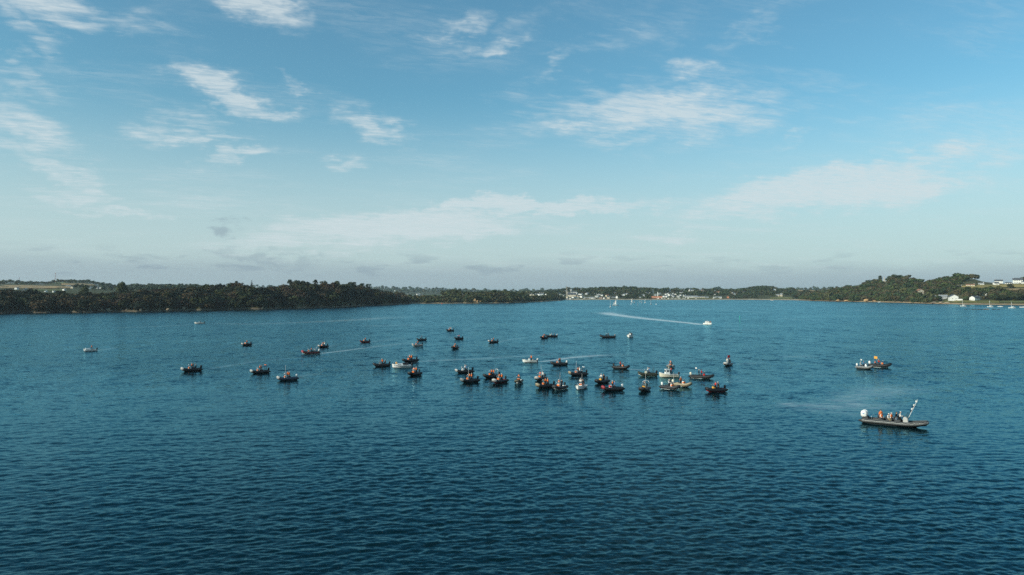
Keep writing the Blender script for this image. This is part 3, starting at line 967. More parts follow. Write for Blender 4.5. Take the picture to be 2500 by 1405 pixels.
# town
TOWN = [  # px, base py, width, height, wall, roof
    (1366, 719, 5, 4, 0, 0), (1369, 721, 5, 4, 0, 0), (1362, 717.5, 5, 2.5, 0, 0), (1380, 711.5, 5, 3, 0, 0), (1394, 710, 6, 3, 0, 1), (1398, 715, 8, 3.5, 0, 0), (1405, 716, 8, 4, 0, 0),
    (1396, 720, 5, 4, 0, 0), (1408, 718.5, 7, 3, 0, 1), (1418, 720, 9, 4, 0, 0), (1389, 716.5, 4, 3, 0, 0), (1386, 728, 6, 4, 1, 0), (1385, 731.3, 5, 2.5, 0, 1), (1393, 731, 5, 2.5, 0, 1),
    (1403, 728.5, 10, 4, 0, 0), (1414, 725.5, 9, 5, 1, 0), (1421, 727, 8, 5, 0, 0), (1402, 724.5, 5, 4, 1, 0), (1419, 708.5, 4, 3, 0, 1), (1433.6, 707, 3.5, 3, 0, 0), (1434, 720, 9, 5, 2, 1),
    (1451.6, 717.5, 3, 2.5, 0, 0), (1459, 721.5, 5, 3.5, 0, 0), (1464, 721, 4, 4, 0, 0), (1458, 726.5, 8, 4, 0, 1), (1467, 729, 8, 4, 3, 0), (1470, 723, 5, 4, 0, 0), (1483, 725, 7, 5, 1, 2),
    (1487, 729.5, 8, 5, 1, 0), (1500, 728, 11, 4, 2, 0), (1508, 729, 7, 6, 0, 1), (1501, 717, 6, 2.5, 0, 1), (1524, 723, 6, 5, 0, 1), (1519, 723.5, 3, 3, 0, 0), (1529, 719.5, 11, 3, 0, 1),
    (1545, 722.5, 3, 2.5, 0, 0), (1554, 726, 3, 3, 0, 0), (1563, 728, 4, 3, 0, 1), (1569, 722, 6, 3.5, 2, 1), (1573, 725, 5, 5, 2, 1), (1580, 718.5, 6, 5, 2, 0), (1587, 716, 3, 3, 0, 0),
    (1593, 715, 7, 3.5, 2, 1), (1592, 710.5, 6, 2.5, 0, 0), (1590, 706.8, 4, 2, 0, 1), (1599, 722.5, 4, 4, 0, 0), (1603, 722, 4.5, 4, 0, 0), (1602, 711.5, 3, 3, 0, 0), (1610, 710.5, 5, 3, 0, 0),
    (1611, 719.5, 5, 4, 2, 1), (1635, 712, 7, 4, 0, 0), (1626, 720, 4, 4, 0, 0), (1631, 719, 4, 3.5, 0, 0), (1621, 726, 5, 5, 0, 0), (1628, 726, 5, 4, 0, 1), (1635, 723, 6, 5, 0, 0),
    (1641, 723, 4, 5, 0, 0), (1645, 726, 6, 5, 2, 0), (1644, 718.5, 3, 2.5, 0, 0), (1684, 711.5, 9, 6.5, 0, 1), (1692, 711.5, 8, 4.5, 2, 0), (1709, 709.5, 9, 4, 0, 1), (1716, 711.5, 5, 4, 3, 0),
    (1738, 716, 5, 3, 2, 1), (1745.6, 712, 3, 2.5, 0, 0), (1754, 715.3, 10, 3, 3, 2), (1747, 720, 2.5, 2.5, 0, 0), (1793, 719.5, 10, 5.5, 0, 0), (1801, 716.5, 7, 3, 0, 0), (1816, 715, 11, 5, 1, 0), (1831, 713.5, 6, 3, 0, 0),
    (1376, 723, 5, 3.5, 0, 0), (1391, 724, 5, 3.5, 0, 0), (1443, 727, 6, 3, 1, 0), (1448, 729.5, 7, 3, 0, 1), (1476, 729.8, 6, 3, 0, 0), (1650, 720, 5, 3.5, 0, 0), (1656, 726, 6, 4, 0, 1), (1663, 723, 5, 4, 0, 0), (1672, 724.5, 6, 4, 0, 0),
]
WALLS, ROOFS = [W_white, W_cream, W_grey, W_pink], [R_slate, R_pale, R_tile]
WN = ['white', 'cream', 'grey', 'pinkish']
RN = ['dark slate roof', 'pale roof', 'red tiled roof']
for px, py, w, h, a, b_ in TOWN:
    zone = 'around the church spire' if px < 1430 else 'along the middle of the far town' if px < 1560 else 'behind the orange harbour building' if px < 1655 else 'on the slope right of the harbour'
    size_ = 'tiny' if w <= 4 else 'wide' if w >= 8 else 'tall' if h >= w - 1 else 'small'
    house(L5, px, py, w, h, f'{size_} {WN[a]} house with {RN[b_]} {zone}', WALLS[a], ROOFS[b_], turn=random.choice([-35, -15, 10, 30, 55]), chim=random.choice([0, 1, 1, 2]), windows=2 if w >= 8 else 0, group='houses of the far town ' + zone)
house(L5, 1438, 728.6, 22, 2.6, 'long low cream quay building right of the church', W_cream, R_pale, chim=0, windows=6)
house(L5, 1661, 709, 16, 2.2, 'long grey hall on the skyline above the harbour', W_grey, R_pale, chim=0)
house(L5, 1661.6, 716, 17, 2.6, 'long white terrace below the grey hall', windows=5, roof=R_pale)
house(L5, 1688, 727, 30, 4.5, 'long white boat shed with grey roof by the harbour', roof=R_pale, chim=0, windows=6, deep=12)
house(L5, 1709, 727.5, 24, 3.2, 'long cream shed right of the white boat shed', W_cream, R_pale, chim=0, windows=5)
house(L5, 1726, 728, 9, 3, 'low grey building right of the cream shed', W_grey, R_pale, chim=0)
house(L5, 1746, 728, 8, 2.6, 'small dark fronted pavilion by the meadow', W_grey, R_pale, flat=True, windows=3)
house(L5, 1756, 728, 13, 3.4, 'white pavilion with pale roof by the meadow', roof=R_pale, chim=0, windows=4)
house(L5, 1777.6, 728.6, 5, 5.2, 'small orange red building alone at the right end of the shore road', W_orange, R_tile, chim=0)
house(L5, 1604, 728.6, 27, 4.4, 'long orange harbour building with white bays', W_orange, W_orange, flat=True, windows=7, deep=10)
house(L5, 1890, 710, 8, 5, 'white gabled house on the wooded crest right of the town', turn=30, gable=True)
house(L5, 1899, 724.5, 9, 5.5, 'cream villa above the grass slope, left wing', W_cream, R_pale, windows=2, chim=2)
house(L5, 1908, 724.5, 5, 7.5, 'tall cream tower wing of the villa above the grass slope', W_cream, R_pale, windows=1, rows=2, chim=1)
# right headland
house(L6, 2248, 719, 15, 13, 'tall stone house with pale gable at the edge of the right wood', W_cream, R_tile, turn=35, chim=2, windows=2, rows=2, gable=True)
house(L6, 2258, 726, 11, 4.5, 'low white cottage below the tall stone house', chim=2, windows=3)
house(L6, 2280, 727, 11, 6, 'stone cottage with a white chimney left of the terrace', W_grey, R_pale, chim=2, windows=2)
house(L6, 2305, 730.5, 18, 10, 'grey roofed terrace house with chimneys behind the bright white gable', W_grey, R_pale, chim=2, windows=4)
house(L6, 2332, 734.5, 18, 15, 'bright white gabled house right above the right beach', turn=12, gable=True, windows=2, chim=2, deep=14)
house(L6, 2346, 734, 11, 3.4, 'low white annex right of the bright white gabled house', roof=R_pale, flat=True)
house(L6, 2386, 735, 13, 12, 'white house with gable and long dark slate roof among bushes', turn=-30, windows=2, gable=True, deep=16)
house(L6, 2372, 699, 18, 5, 'low house with brown hipped roofs at the left of the golden field', W_cream, R_tile, windows=3, chim=1)
house(L6, 2398, 696, 12, 5, 'white house with grey roof above the golden field', roof=R_pale, windows=3)
house(L6, 2434, 697, 11, 8, 'white gabled house at the top of the golden field, lower of the pair', turn=25, windows=1)
house(L6, 2441, 692, 17, 9, 'white double-gabled house with chimneys, upper of the pair', chim=2, windows=3)
house(L6, 2465, 693.5, 14, 4, 'low white house with dark roof left of the large white manor', windows=3)
house(L6, 2488, 692, 20, 13, 'large white manor with tall chimneys on the hill at far right', chim=2, windows=5, rows=2)
house(L6, 2500, 692.5, 8, 5, 'white side wing at the right of the large manor')
house(L6, 2338, 702, 5, 4, 'tiny white barn at the left end of the golden field')
house(L6, 2347, 700, 4, 3, 'tiny white shed right of the tiny barn')
house(L6, 2410, 722, 5, 4, 'tiny white gable half hidden above the slate roofed house', gable=True)

# church with its spire
p, _ = L5.locate(1384, 726.5)
L5.skip.append((1378, 1402, 715, 733))
ch = empty('church', p, -math.atan2(p.x, p.y))
tag(ch, 'pale stone church with tall slender spire in the far town', 'church')
link('nave', unit('wall'), W_cream, ch, (14, 0, -1), (0, 0, 0), (22, 10, 9))
link('roof', unit('roof'), R_slate, ch, (14, 0, -1), (0, 0, 0), (22, 10, 9))
W_granite = mat('pale_granite', (0.50, 0.44, 0.36), 0.9, 0.2, 0.6, 0.2)
tw = link('tower', unit('box'), W_granite, ch, (0, 0, -1), None, (3.6, 3.6, 12))
b = MB()
b.loft([[(x * k, y * k, z) for x, y in ((-2.1, -2.1), (0, -2.5), (2.1, -2.1), (2.5, 0), (2.1, 2.1), (0, 2.5), (-2.1, 2.1), (-2.5, 0))] for k, z in ((.75, 11), (.42, 18), (.2, 25), (.03, 33))])
link('spire', b.mesh('spire'), W_granite, ch)
for sx in (-1, 1):
    for sy in (-1, 1):
        b = MB()
        b.box(sx * 1.6, sy * 1.6, 12, .9, .9, 3).box(sx * 1.6, sy * 1.6, 14.7, .9, .9, 2.4, .05, .05)
        link('pinnacle', b.mesh('pinnacle'), W_granite, ch)
for z in (4, 8):
    wn = link('window', unit('window'), M_glass, ch, (0, -1.82, z), None, (1.1, 1, 3.2))

# white harbour tower
p, _ = L5.locate(1606, 725)
lt = empty('harbour_tower', p)
tag(lt, 'slim white tower rising behind the orange harbour building', 'tower')
b = MB(); b.tube([(0, 0, -1), (0, 0, 6), (0, 0, 13.5)], [1.5, 1.2, 1.0], 12)
link('shaft', b.mesh('shaft', False), W_white, lt)
b = MB(); b.tube([(0, 0, 13.5), (0, 0, 13.9)], 1.7, 12)
link('gallery', b.mesh('gallery'), W_white, lt)
b = MB(); b.tube([(0, 0, 13.9), (0, 0, 15.2), (0, 0, 16)], [.9, .9, .1], 10)
link('lantern', b.mesh('lantern'), M_door, lt)

# statue on its pedestal
p, _ = L6.locate(2159, 688.5)
st = empty('statue', p)
tag(st, 'tall white statue on a stepped pedestal among dark trees on the right hill', 'statue')
W_stat = mat('weathered_white_stone', (0.62, 0.56, 0.47), 0.9, 0.15, 0.8, 0.2)
b = MB()
b.box(0, 0, .6, 5, 5, 1.2).box(0, 0, 1.7, 4, 4, 1.0, .9, .9).box(0, 0, 3.7, 2.6, 2.6, 3.2, .85, .85).box(0, 0, 5.5, 2.9, 2.9, .4)
link('pedestal', b.mesh('pedestal'), W_stat, st)
b = MB()
rings = []
for z, rx, ry in ((5.7, 1.05, .9), (7.2, .95, .8), (8.6, .75, .62), (9.6, .85, .6), (10.4, .78, .5), (10.75, .35, .3), (11.0, .34, .34), (11.5, .42, .42), (11.9, .28, .28), (12.05, .05, .05)):
    rings.append([(rx * math.cos(k * math.pi / 6), ry * math.sin(k * math.pi / 6), z) for k in range(12)])
b.loft(rings)
b.tube([(-.75, 0, 10.1), (-1.0, -.2, 9.2), (-.5, -.75, 8.8)], [.28, .26, .18], 8)
b.tube([(.75, 0, 10.1), (1.0, -.2, 9.2), (.4, -.75, 8.8)], [.28, .26, .18], 8)
link('figure', b.mesh('figure', True), W_stat, st)

# lattice mast far left, thin aerial
M_red = mat('signal_red', (0.45, 0.05, 0.04), 0.6)
M_metal = mat('grey_metal', (0.42, 0.44, 0.45), 0.45, 0.1, 2, 0.5, 0.4)


def mast(px, top_py, label, bands, land, w=2.2):
    p, t = land.locate(px, 690)
    p = land.pt(px, land.tr * .97)
    H = CAMH + (HZ - top_py) * p.y / F - p.z
    e = empty('lattice_mast', p)
    tag(e, label, 'mast')
    for k in range(bands):
        z0, z1 = H * k / bands, H * (k + 1) / bands
        b = MB()
        legs = [(math.cos(a) * w, math.sin(a) * w) for a in (0.5, 2.6, 4.7)]
        s0, s1 = 1 - .6 * k / bands, 1 - .6 * (k + 1) / bands
        for i in range(3):
            x, y = legs[i]; x2, y2 = legs[(i + 1) % 3]
            b.tube([(x * s0, y * s0, z0), (x * s1, y * s1, z1)], .22, 6)
            for q_ in range(3):
                a0, a1 = s0 + (s1 - s0) * q_ / 3, s0 + (s1 - s0) * (q_ + 1) / 3
                b.tube([(x * a0, y * a0, z0 + (z1 - z0) * q_ / 3), (x2 * a1, y2 * a1, z0 + (z1 - z0) * (q_ + 1) / 3)], .1, 4)
        link('mast_section', b.mesh('mast_section'), M_red if k % 2 else W_white, e)
    return e


mast(135, 664, 'tall red and white lattice mast on the far left ridge', 9, L0)
mast(47, 678, 'short thin aerial mast on the skyline at far left', 4, L0, 1.2)
# ================================================================== FOLIAGE
def crown_proto(n, seed, kind='round'):
    """n leaf clumps (triangles) on an uneven crown of height 1 and radius about 0.5; returns (n,3,3) and a shade factor"""
    r_ = np.random.default_rng(seed)
    if kind == 'round':
        lobes = [(0, 0, 0.55, 0.36, 0.36)] + [(r_.uniform(-.30, .30), r_.uniform(-.30, .30), r_.uniform(0.30, 0.82), r_.uniform(.18, .27), r_.uniform(.15, .24)) for _ in range(7)]
    elif kind == 'pine':        # flat-topped umbrella on a bare stem
        lobes = [(0, 0, 0.78, 0.32, 0.16)] + [(r_.uniform(-.38, .38), r_.uniform(-.32, .32), r_.uniform(0.56, 0.88), r_.uniform(.16, .26), r_.uniform(.07, .13)) for _ in range(8)]
    elif kind == 'fir':
        lobes = [(r_.uniform(-.05, .05), r_.uniform(-.05, .05), 0.12 + 0.16 * i, 0.34 - 0.055 * i, 0.12) for i in range(6)]
    else:                       # low bush
        lobes = [(r_.uniform(-.35, .35), r_.uniform(-.35, .35), r_.uniform(0.2, 0.55), r_.uniform(.2, .34), r_.uniform(.2, .32)) for _ in range(5)]
    area = np.array([l[3] * l[3] for l in lobes])
    pick = r_.choice(len(lobes), n, p=area / area.sum())
    L = np.array(lobes)[pick]
    d = r_.normal(size=(n, 3))
    d /= np.linalg.norm(d, axis=1)[:, None]
    d[:, 2] = np.where(r_.random(n) < 0.6, np.abs(d[:, 2]), d[:, 2])
    k = r_.uniform(0.72, 1.12, n)[:, None]
    c = L[:, :3] + d * k * np.stack([L[:, 3], L[:, 3], L[:, 4]], 1)
    nrm = d + r_.normal(0, 0.45, (n, 3))
    nrm /= np.linalg.norm(nrm, axis=1)[:, None]
    a = np.cross(nrm, r_.normal(size=(n, 3)))
    a /= np.linalg.norm(a, axis=1)[:, None] + 1e-9
    b = np.cross(nrm, a)
    s_ = (1.5 / math.sqrt(n)) * r_.uniform(0.6, 1.35, n)[:, None]
    if kind in ('pine', 'fir'): s_ *= 0.75
    tri = np.stack([c + a * s_, c + (-0.5 * a + 0.87 * b) * s_, c + (-0.5 * a - 0.87 * b) * s_], 1)
    return tri, r_.uniform(0.72, 1.28, n)


def foliage_material(name):
    m_ = bpy.data.materials.new(name)
    m_.use_nodes = True
    n = NT(m_.node_tree)
    a_ = n.n('ShaderNodeAttribute', attribute_name='tint')
    geo = n.n('ShaderNodeNewGeometry')
    nz = n.noise(geo.outputs['Position'], 0.7, 3.0, 0.6).outputs['Fac']
    k = n.m('ADD', 0.6, n.m('MULTIPLY', nz, 0.8))
    c = n.mix(1.0, a_.outputs['Color'], n.comb(k, k, k), 'MULTIPLY')
    b = n.n('ShaderNodeBsdfPrincipled')
    n.l(c, b.inputs['Base Color'])
    b.inputs['Roughness'].default_value = 0.8
    b.inputs['Specular IOR Level'].default_value = 0.15
    o = n.n('ShaderNodeOutputMaterial')
    n.l(b.outputs[0], o.inputs[0])
    return m_


M_leaf = foliage_material('foliage')
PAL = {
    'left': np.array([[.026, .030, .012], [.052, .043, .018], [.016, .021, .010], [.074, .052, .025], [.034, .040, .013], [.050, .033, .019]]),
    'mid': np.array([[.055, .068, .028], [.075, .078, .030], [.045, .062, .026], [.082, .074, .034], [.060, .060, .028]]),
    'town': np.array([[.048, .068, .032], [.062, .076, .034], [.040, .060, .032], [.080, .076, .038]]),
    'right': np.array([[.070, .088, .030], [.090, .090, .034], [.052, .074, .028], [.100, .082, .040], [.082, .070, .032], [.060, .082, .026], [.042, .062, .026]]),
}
PROTO = {}


def tree_mass(name, items, n, kinds, label=None):
    """items: x, y, z, height, width, palette row -> ONE mesh of many leaf clumps"""
    tris, tints = [], []
    for i, (x, y, z, h, w, rgb) in enumerate(items):
        kd = kinds[i % len(kinds)]
        key = (kd, n, i % 7)
        if key not in PROTO: PROTO[key] = crown_proto(n, 31 * (i % 7) + n + len(kd), kd)
        t, sh = PROTO[key]
        an = rng.uniform(0, 6.28)
        c, s_ = math.cos(an), math.sin(an)
        T = t * np.array([w, w, h])
        T = np.stack([T[..., 0] * c - T[..., 1] * s_ + x, T[..., 0] * s_ + T[..., 1] * c + y, T[..., 2] + z], -1)
        tris.append(T)
        tints.append(np.repeat(rgb[None, :] * sh[:, None], 3, 0))
    V_ = np.concatenate(tris).reshape(-1, 3)
    C_ = np.concatenate(tints)
    me = np_mesh(name, V_, np.arange(len(V_)).reshape(-1, 3))
    a_ = me.attributes.new('tint', 'FLOAT_COLOR', 'POINT')
    a_.data.foreach_set('color', np.c_[C_, np.ones(len(C_))].astype(np.float32).ravel())
    me.materials.append(M_leaf)
    o = bpy.data.objects.new(name, me)
    col.objects.link(o)
    tag(o, label, 'woodland' if label else None, kind='stuff')
    return o


def scatter(land, px0, px1, t0, t1, sp, hmin, hmax, pal, thin=0.0, wide=1.05, groves=0.0, seed=0):
    out = []
    t = t0
    P_ = PAL[pal]
    while t < t1:
        px = px0 + rng.uniform(0, 6)
        while px < px1:
            D_ = float(land.D(px)) + t
            stp = sp * F / D_
            px += stp * rng.uniform(0.7, 1.3)
            tt_ = t + rng.uniform(-.45, .45) * sp
            if tt_ < 1.0 or rng.random() < thin: continue
            X, Y = land.xy(px, tt_)
            if groves and fbm(np.array(X / 70.0), np.array(Y / 70.0), seed + 40, 2) < groves: continue
            z = float(land.ground(px, tt_))
            if z < 0.9: continue
            py = HZ + (CAMH - z) * F / (D_ - t + tt_)
            if any(a <= px <= b and c <= py <= d for a, b, c, d in land.skip): continue
            zt = float(land.ztop(px))
            k = min(1.0, max(0.3, (zt - z) / land.treeh * 0.85 + 0.25)) if zt < 14 else 1.0
            h = rng.uniform(hmin, hmax) * k * (1.38 if rng.random() < 0.07 else 1.0)
            kk = fbm(np.array(X / 22.0), np.array(Y / 22.0), seed + 60, 2)
            rgb = P_[int(min(len(P_) - 1, max(0, (kk * 1.7 - 0.35) * len(P_))))] * rng.uniform(0.75, 1.25)
            out.append((float(X), float(Y), z - 0.08 * h, h, h * wide * rng.uniform(0.85, 1.2), rgb))
        t += sp * (1.0 if t < 120 else 1.5)
    return out


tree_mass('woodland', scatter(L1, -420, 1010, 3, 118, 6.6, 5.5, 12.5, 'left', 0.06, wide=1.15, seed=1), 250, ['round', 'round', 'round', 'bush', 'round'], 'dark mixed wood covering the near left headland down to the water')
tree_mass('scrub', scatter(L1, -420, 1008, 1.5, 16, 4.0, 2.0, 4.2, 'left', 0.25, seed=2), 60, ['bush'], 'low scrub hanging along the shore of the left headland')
keep_skip, L0.skip = L0.skip, []
ridge_items = scatter(L0, -300, 520, 1175, 1300, 11, 4.5, 8.5, 'town', 0.05, seed=4)
L0.skip = keep_skip
tree_mass('hedgerows', scatter(L0, -300, 520, 420, 1250, 15, 5, 9, 'town', 0.1, groves=0.55, seed=3) + ridge_items, 46, ['round'], 'distant dark hedges and copses among the fields behind the left headland')
tree_mass('woodland', scatter(L2, 935, 1240, 8, 110, 6.5, 5.0, 9.5, 'mid', 0.1, seed=5) + scatter(L2, 935, 1240, 120, 345, 9, 6, 11, 'mid', 0.2, seed=6), 110, ['round', 'bush', 'round'], 'green wood above the small beach between the two left headlands')
tree_mass('woodland', scatter(L3, 1130, 1290, 4, 105, 5.8, 6, 10.0, 'mid', 0.06, seed=7), 130, ['round', 'round', 'bush'], 'wood on the rounded headland left of the far town')
tree_mass('woodland', scatter(L4, 1255, 1383, 4, 245, 7.0, 5, 9.5, 'mid', 0.12, seed=8), 90, ['round', 'bush'], 'dark wood on the low point just left of the church spire')
tree_mass('woodland', scatter(L5, 1240, 2090, 60, 200, 13, 5, 10, 'town', 0.42, groves=0.42, seed=9) + scatter(L5, 1240, 2090, 200, 660, 11.5, 6.5, 11, 'town', 0.12, groves=0.30, seed=10), 60, ['round', 'round', 'bush'], 'wooded hill rising behind the far town')
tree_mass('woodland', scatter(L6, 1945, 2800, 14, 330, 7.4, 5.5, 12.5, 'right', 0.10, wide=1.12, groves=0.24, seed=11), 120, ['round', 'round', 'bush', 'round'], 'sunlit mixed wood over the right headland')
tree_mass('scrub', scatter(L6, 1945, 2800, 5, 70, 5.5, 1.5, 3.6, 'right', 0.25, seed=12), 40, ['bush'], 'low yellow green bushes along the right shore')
tree_mass('woodland', scatter(LF, 520, 2700, 900, 2550, 60, 14, 24, 'town', 0.15, groves=0.35, seed=13), 26, ['round'], 'hazy far ridge of trees on the skyline')


# ------------------------------------------------------------------ single trees that stand out
M_bark = mat('bark', (0.07, 0.05, 0.035), 0.95, 0.4, 2.0, streak=True)
TREE_ME = {}


def tree_meshes(kind, seed):
    key = (kind, seed)
    if key in TREE_ME: return TREE_ME[key]
    n = {'round': 900, 'pine': 620, 'fir': 560, 'bush': 400}[kind]
    t, sh = crown_proto(n, seed + 500, kind)
    me = np_mesh('crown', t.reshape(-1, 3), np.arange(n * 3).reshape(-1, 3))
    a_ = me.attributes.new('tint', 'FLOAT_COLOR', 'POINT')
    base = {'round': (.052, .062, .026), 'pine': (.026, .040, .020), 'fir': (.026, .042, .024), 'bush': (.06, .07, .03)}[kind]
    c_ = np.repeat(np.array(base)[None, :] * sh[:, None], 3, 0)
    a_.data.foreach_set('color', np.c_[c_, np.ones(len(c_))].astype(np.float32).ravel())
    me.materials.append(M_leaf)
    b = MB()
    r_ = random.Random(seed)
    th = {'round': 0.62, 'pine': 0.88, 'fir': 0.95, 'bush': 0.4}[kind]
    lean = r_.uniform(-.05, .05)
    b.tube([(0, 0, -0.12), (0.01, 0, 0.1), (lean * .5, 0.01, th * .5), (lean, 0, th)], [0.04, 0.030, 0.022, 0.008], 8)
    for i in range(6):
        a = i * 1.05 + r_.uniform(0, .6)
        z0 = th * r_.uniform(0.45, 0.85)
        ln = 0.28 if kind != 'fir' else 0.18
        b.tube([(lean * z0 / th, 0, z0), (math.cos(a) * ln * .5, math.sin(a) * ln * .5, z0 + .07), (math.cos(a) * ln, math.sin(a) * ln, z0 + (.13 if kind != 'fir' else .02))], [0.014, 0.010, 0.004], 6)
    tm = b.mesh('trunk', True)
    TREE_ME[key] = (me, tm)
    return TREE_ME[key]


def tree(name, kind, land, px, base_py, h_px, w_px, label, seed=0, tint=None, t=None, group=None):
    if t is None:
        p, t = land.locate(px, base_py)
    else:
        p = land.pt(px, t)
    D_ = p.y
    zt = CAMH + (HZ - (base_py - h_px)) * D_ / F          # top seen at this row
    h = max(3.0, zt - p.z)
    w = w_px * D_ / F
    cm, tm = tree_meshes(kind, seed)
    e = empty(name, p, random.uniform(0, 6.28))
    tag(e, label, 'tree', group)
    link('trunk', tm, M_bark, e, scale=(h * .8, h * .8, h))
    c = bpy.data.objects.new('crown', cm)
    col.objects.link(c)
    c.parent = e
    c.scale = (w, w, h)
    return e


tree('cedar_tree', 'round', L1, 295, 708, 22, 30, 'big dark round-topped tree alone on the left headland skyline', 1, t=92)
tree('copper_tree', 'round', L1, 205, 713, 16, 26, 'broad dark tree beside the small white houses at far left', 2, t=88)
tree('umbrella_pine', 'pine', L1, 709, 695, 14, 14, 'tall umbrella pine with one flat tuft right of the white hilltop block', 1, t=95)
tree('umbrella_pine', 'pine', L1, 728, 696, 13, 16, 'second umbrella pine right of the white hilltop block', 2, t=95)
tree('umbrella_pine', 'pine', L1, 577, 701, 16, 13, 'umbrella pine poking above the middle of the left headland', 3, t=95)
tree('fir_tree', 'fir', L1, 615, 704, 19, 17, 'ragged dark fir tree on the left headland skyline', 4, t=92)
tree('umbrella_pine', 'pine', L1, 770, 696, 14, 14, 'umbrella pine above the cream house on the left headland', 5, t=95)
tree('pine_tree', 'round', L1, 792, 699, 13, 20, 'dark rounded pine just right of the cream house', 6, t=95)
tree('pine_tree', 'round', L1, 822, 700, 15, 22, 'broad dark pine at the highest right end of the left headland', 7, t=95)
tree('pine_tree', 'pine', L1, 862, 703, 15, 19, 'dome-topped pine standing clear on the falling skyline', 8, t=95)
tree('pine_tree', 'pine', L1, 883, 704, 13, 16, 'smaller flat pine next to the dome-topped pine', 9, t=95)
tree('umbrella_pine', 'pine', L1, 899, 707, 15, 14, 'rightmost umbrella pine at the end of the left headland ridge', 10, t=95)
tree('fir_tree', 'fir', L1, 510, 704, 11, 8, 'small pointed fir on the left headland left of the umbrella pine', 11, t=92)
tree('fir_tree', 'fir', L1, 529, 704, 12, 5, 'thin spire-like fir left of the umbrella pine', 12, t=92)
tree('pine_tree', 'round', L1, 560, 703, 12, 20, 'dark rounded tree below the lone umbrella pine', 13, t=92)
tree('round_tree', 'round', L2, 1110, 722, 16, 25, 'large round tree above the small beach', 14)
tree('round_tree', 'round', L2, 1080, 722, 12, 14, 'loose tree left of the large round tree above the beach', 15)
tree('poplar_tree', 'round', L2, 1090, 720, 11, 5, 'narrow upright tree beside the large round tree', 16)
tree('skyline_tree', 'round', L5, 1474, 708, 8, 9, 'dark tree rising above the wooded hill behind the town', 17)
tree('skyline_tree', 'round', L5, 1345, 717, 7, 10, 'dark tree on the skyline left of the church spire', 18, t=300)
tree('hilltop_tree', 'round', L6, 2183, 686, 17, 22, 'tall dark tree right of the white statue on the hill', 19)
tree('hilltop_tree', 'round', L6, 2149, 686, 14, 13, 'dark tree behind and left of the white statue', 20)
tree('hilltop_tree', 'round', L6, 2171, 685, 12, 12, 'dark tree between the statue and the tall tree', 21)
tree('hilltop_tree', 'pine', L6, 2116, 692, 8, 9, 'small dark tree on the slope left of the statue', 22)
tree('leaning_pine', 'pine', L6, 2381, 682, 12, 15, 'flat-topped pine on the crest of the right hill', 23)
tree('field_tree', 'round', L6, 2466, 706, 13, 20, 'single round dark tree standing in the golden field', 24)
tree('field_tree', 'round', L6, 2413, 712, 12, 26, 'broad dark tree at the left end of the stubble strip', 25)
tree('dark_tree', 'round', L6, 2320, 713, 16, 34, 'big dark spreading tree above the white cottages', 26)
tree('dark_tree', 'round', L6, 2484, 735, 20, 40, 'large dark tree behind the beach at far right', 27)
tree('dark_tree', 'round', L6, 2450, 735, 17, 28, 'dark tree left of the large tree behind the right beach', 28)
tree('light_tree', 'round', L6, 2430, 736, 15, 20, 'yellow green tree right of the white house with slate roof', 29)
tree('red_tree', 'round', L6, 2267, 727, 9, 10, 'reddish tree beside the low white cottage', 30)
tree('dark_tree', 'round', L5, 1535, 729, 9, 26, 'dark trees behind the sand quay in the town, wide crown', 31)
tree('dark_tree', 'round', L5, 1515, 729, 8, 14, 'small dark tree left of the wide crown behind the quay', 32)
tree('dark_tree', 'round', L5, 1580, 729, 9, 16, 'dark tree left of the orange harbour building', 33)


# ------------------------------------------------------------------ rocks at the foot of the cliffs
M_rock = mat('pale_rock', (0.34, 0.27, 0.19), 0.95, 0.45, 0.6, 0.1)
M_ochre = mat('ochre_earth', (0.50, 0.31, 0.15), 0.95, 0.3, 0.25, 0.1)
M_weed = mat('weedy_rock', (0.07, 0.055, 0.035), 0.9, 0.5, 0.8, 0.2)


def rock_mesh(seed):
    bm = bmesh.new()
    bmesh.ops.create_icosphere(bm, subdivisions=3, radius=1)
    r_ = random.Random(seed)
    dirs = [(Vector((r_.gauss(0, 1), r_.gauss(0, 1), r_.gauss(0, 1))).normalized(), r_.uniform(.45, .9)) for _ in range(14)]
    for v_ in bm.verts:
        for d, k in dirs:
            e_ = v_.co.dot(d) - k
            if e_ > 0: v_.co -= d * e_
    me = bpy.data.meshes.new('rock')
    bm.to_mesh(me)
    bm.free()
    return me


ROCKS = [rock_mesh(i) for i in range(5)]


def rock(land, px, w, h, t, m_, name, label, group, i=0):
    p = land.pt(px, t)
    o = link(name, ROCKS[i % 5], m_, None, (p.x, p.y, p.z + h * 0.25), (0, 0, i * 1.3), (w / 2, w / 2 * .8, h / 2))
    tag(o, label, 'rock', group)
    return o


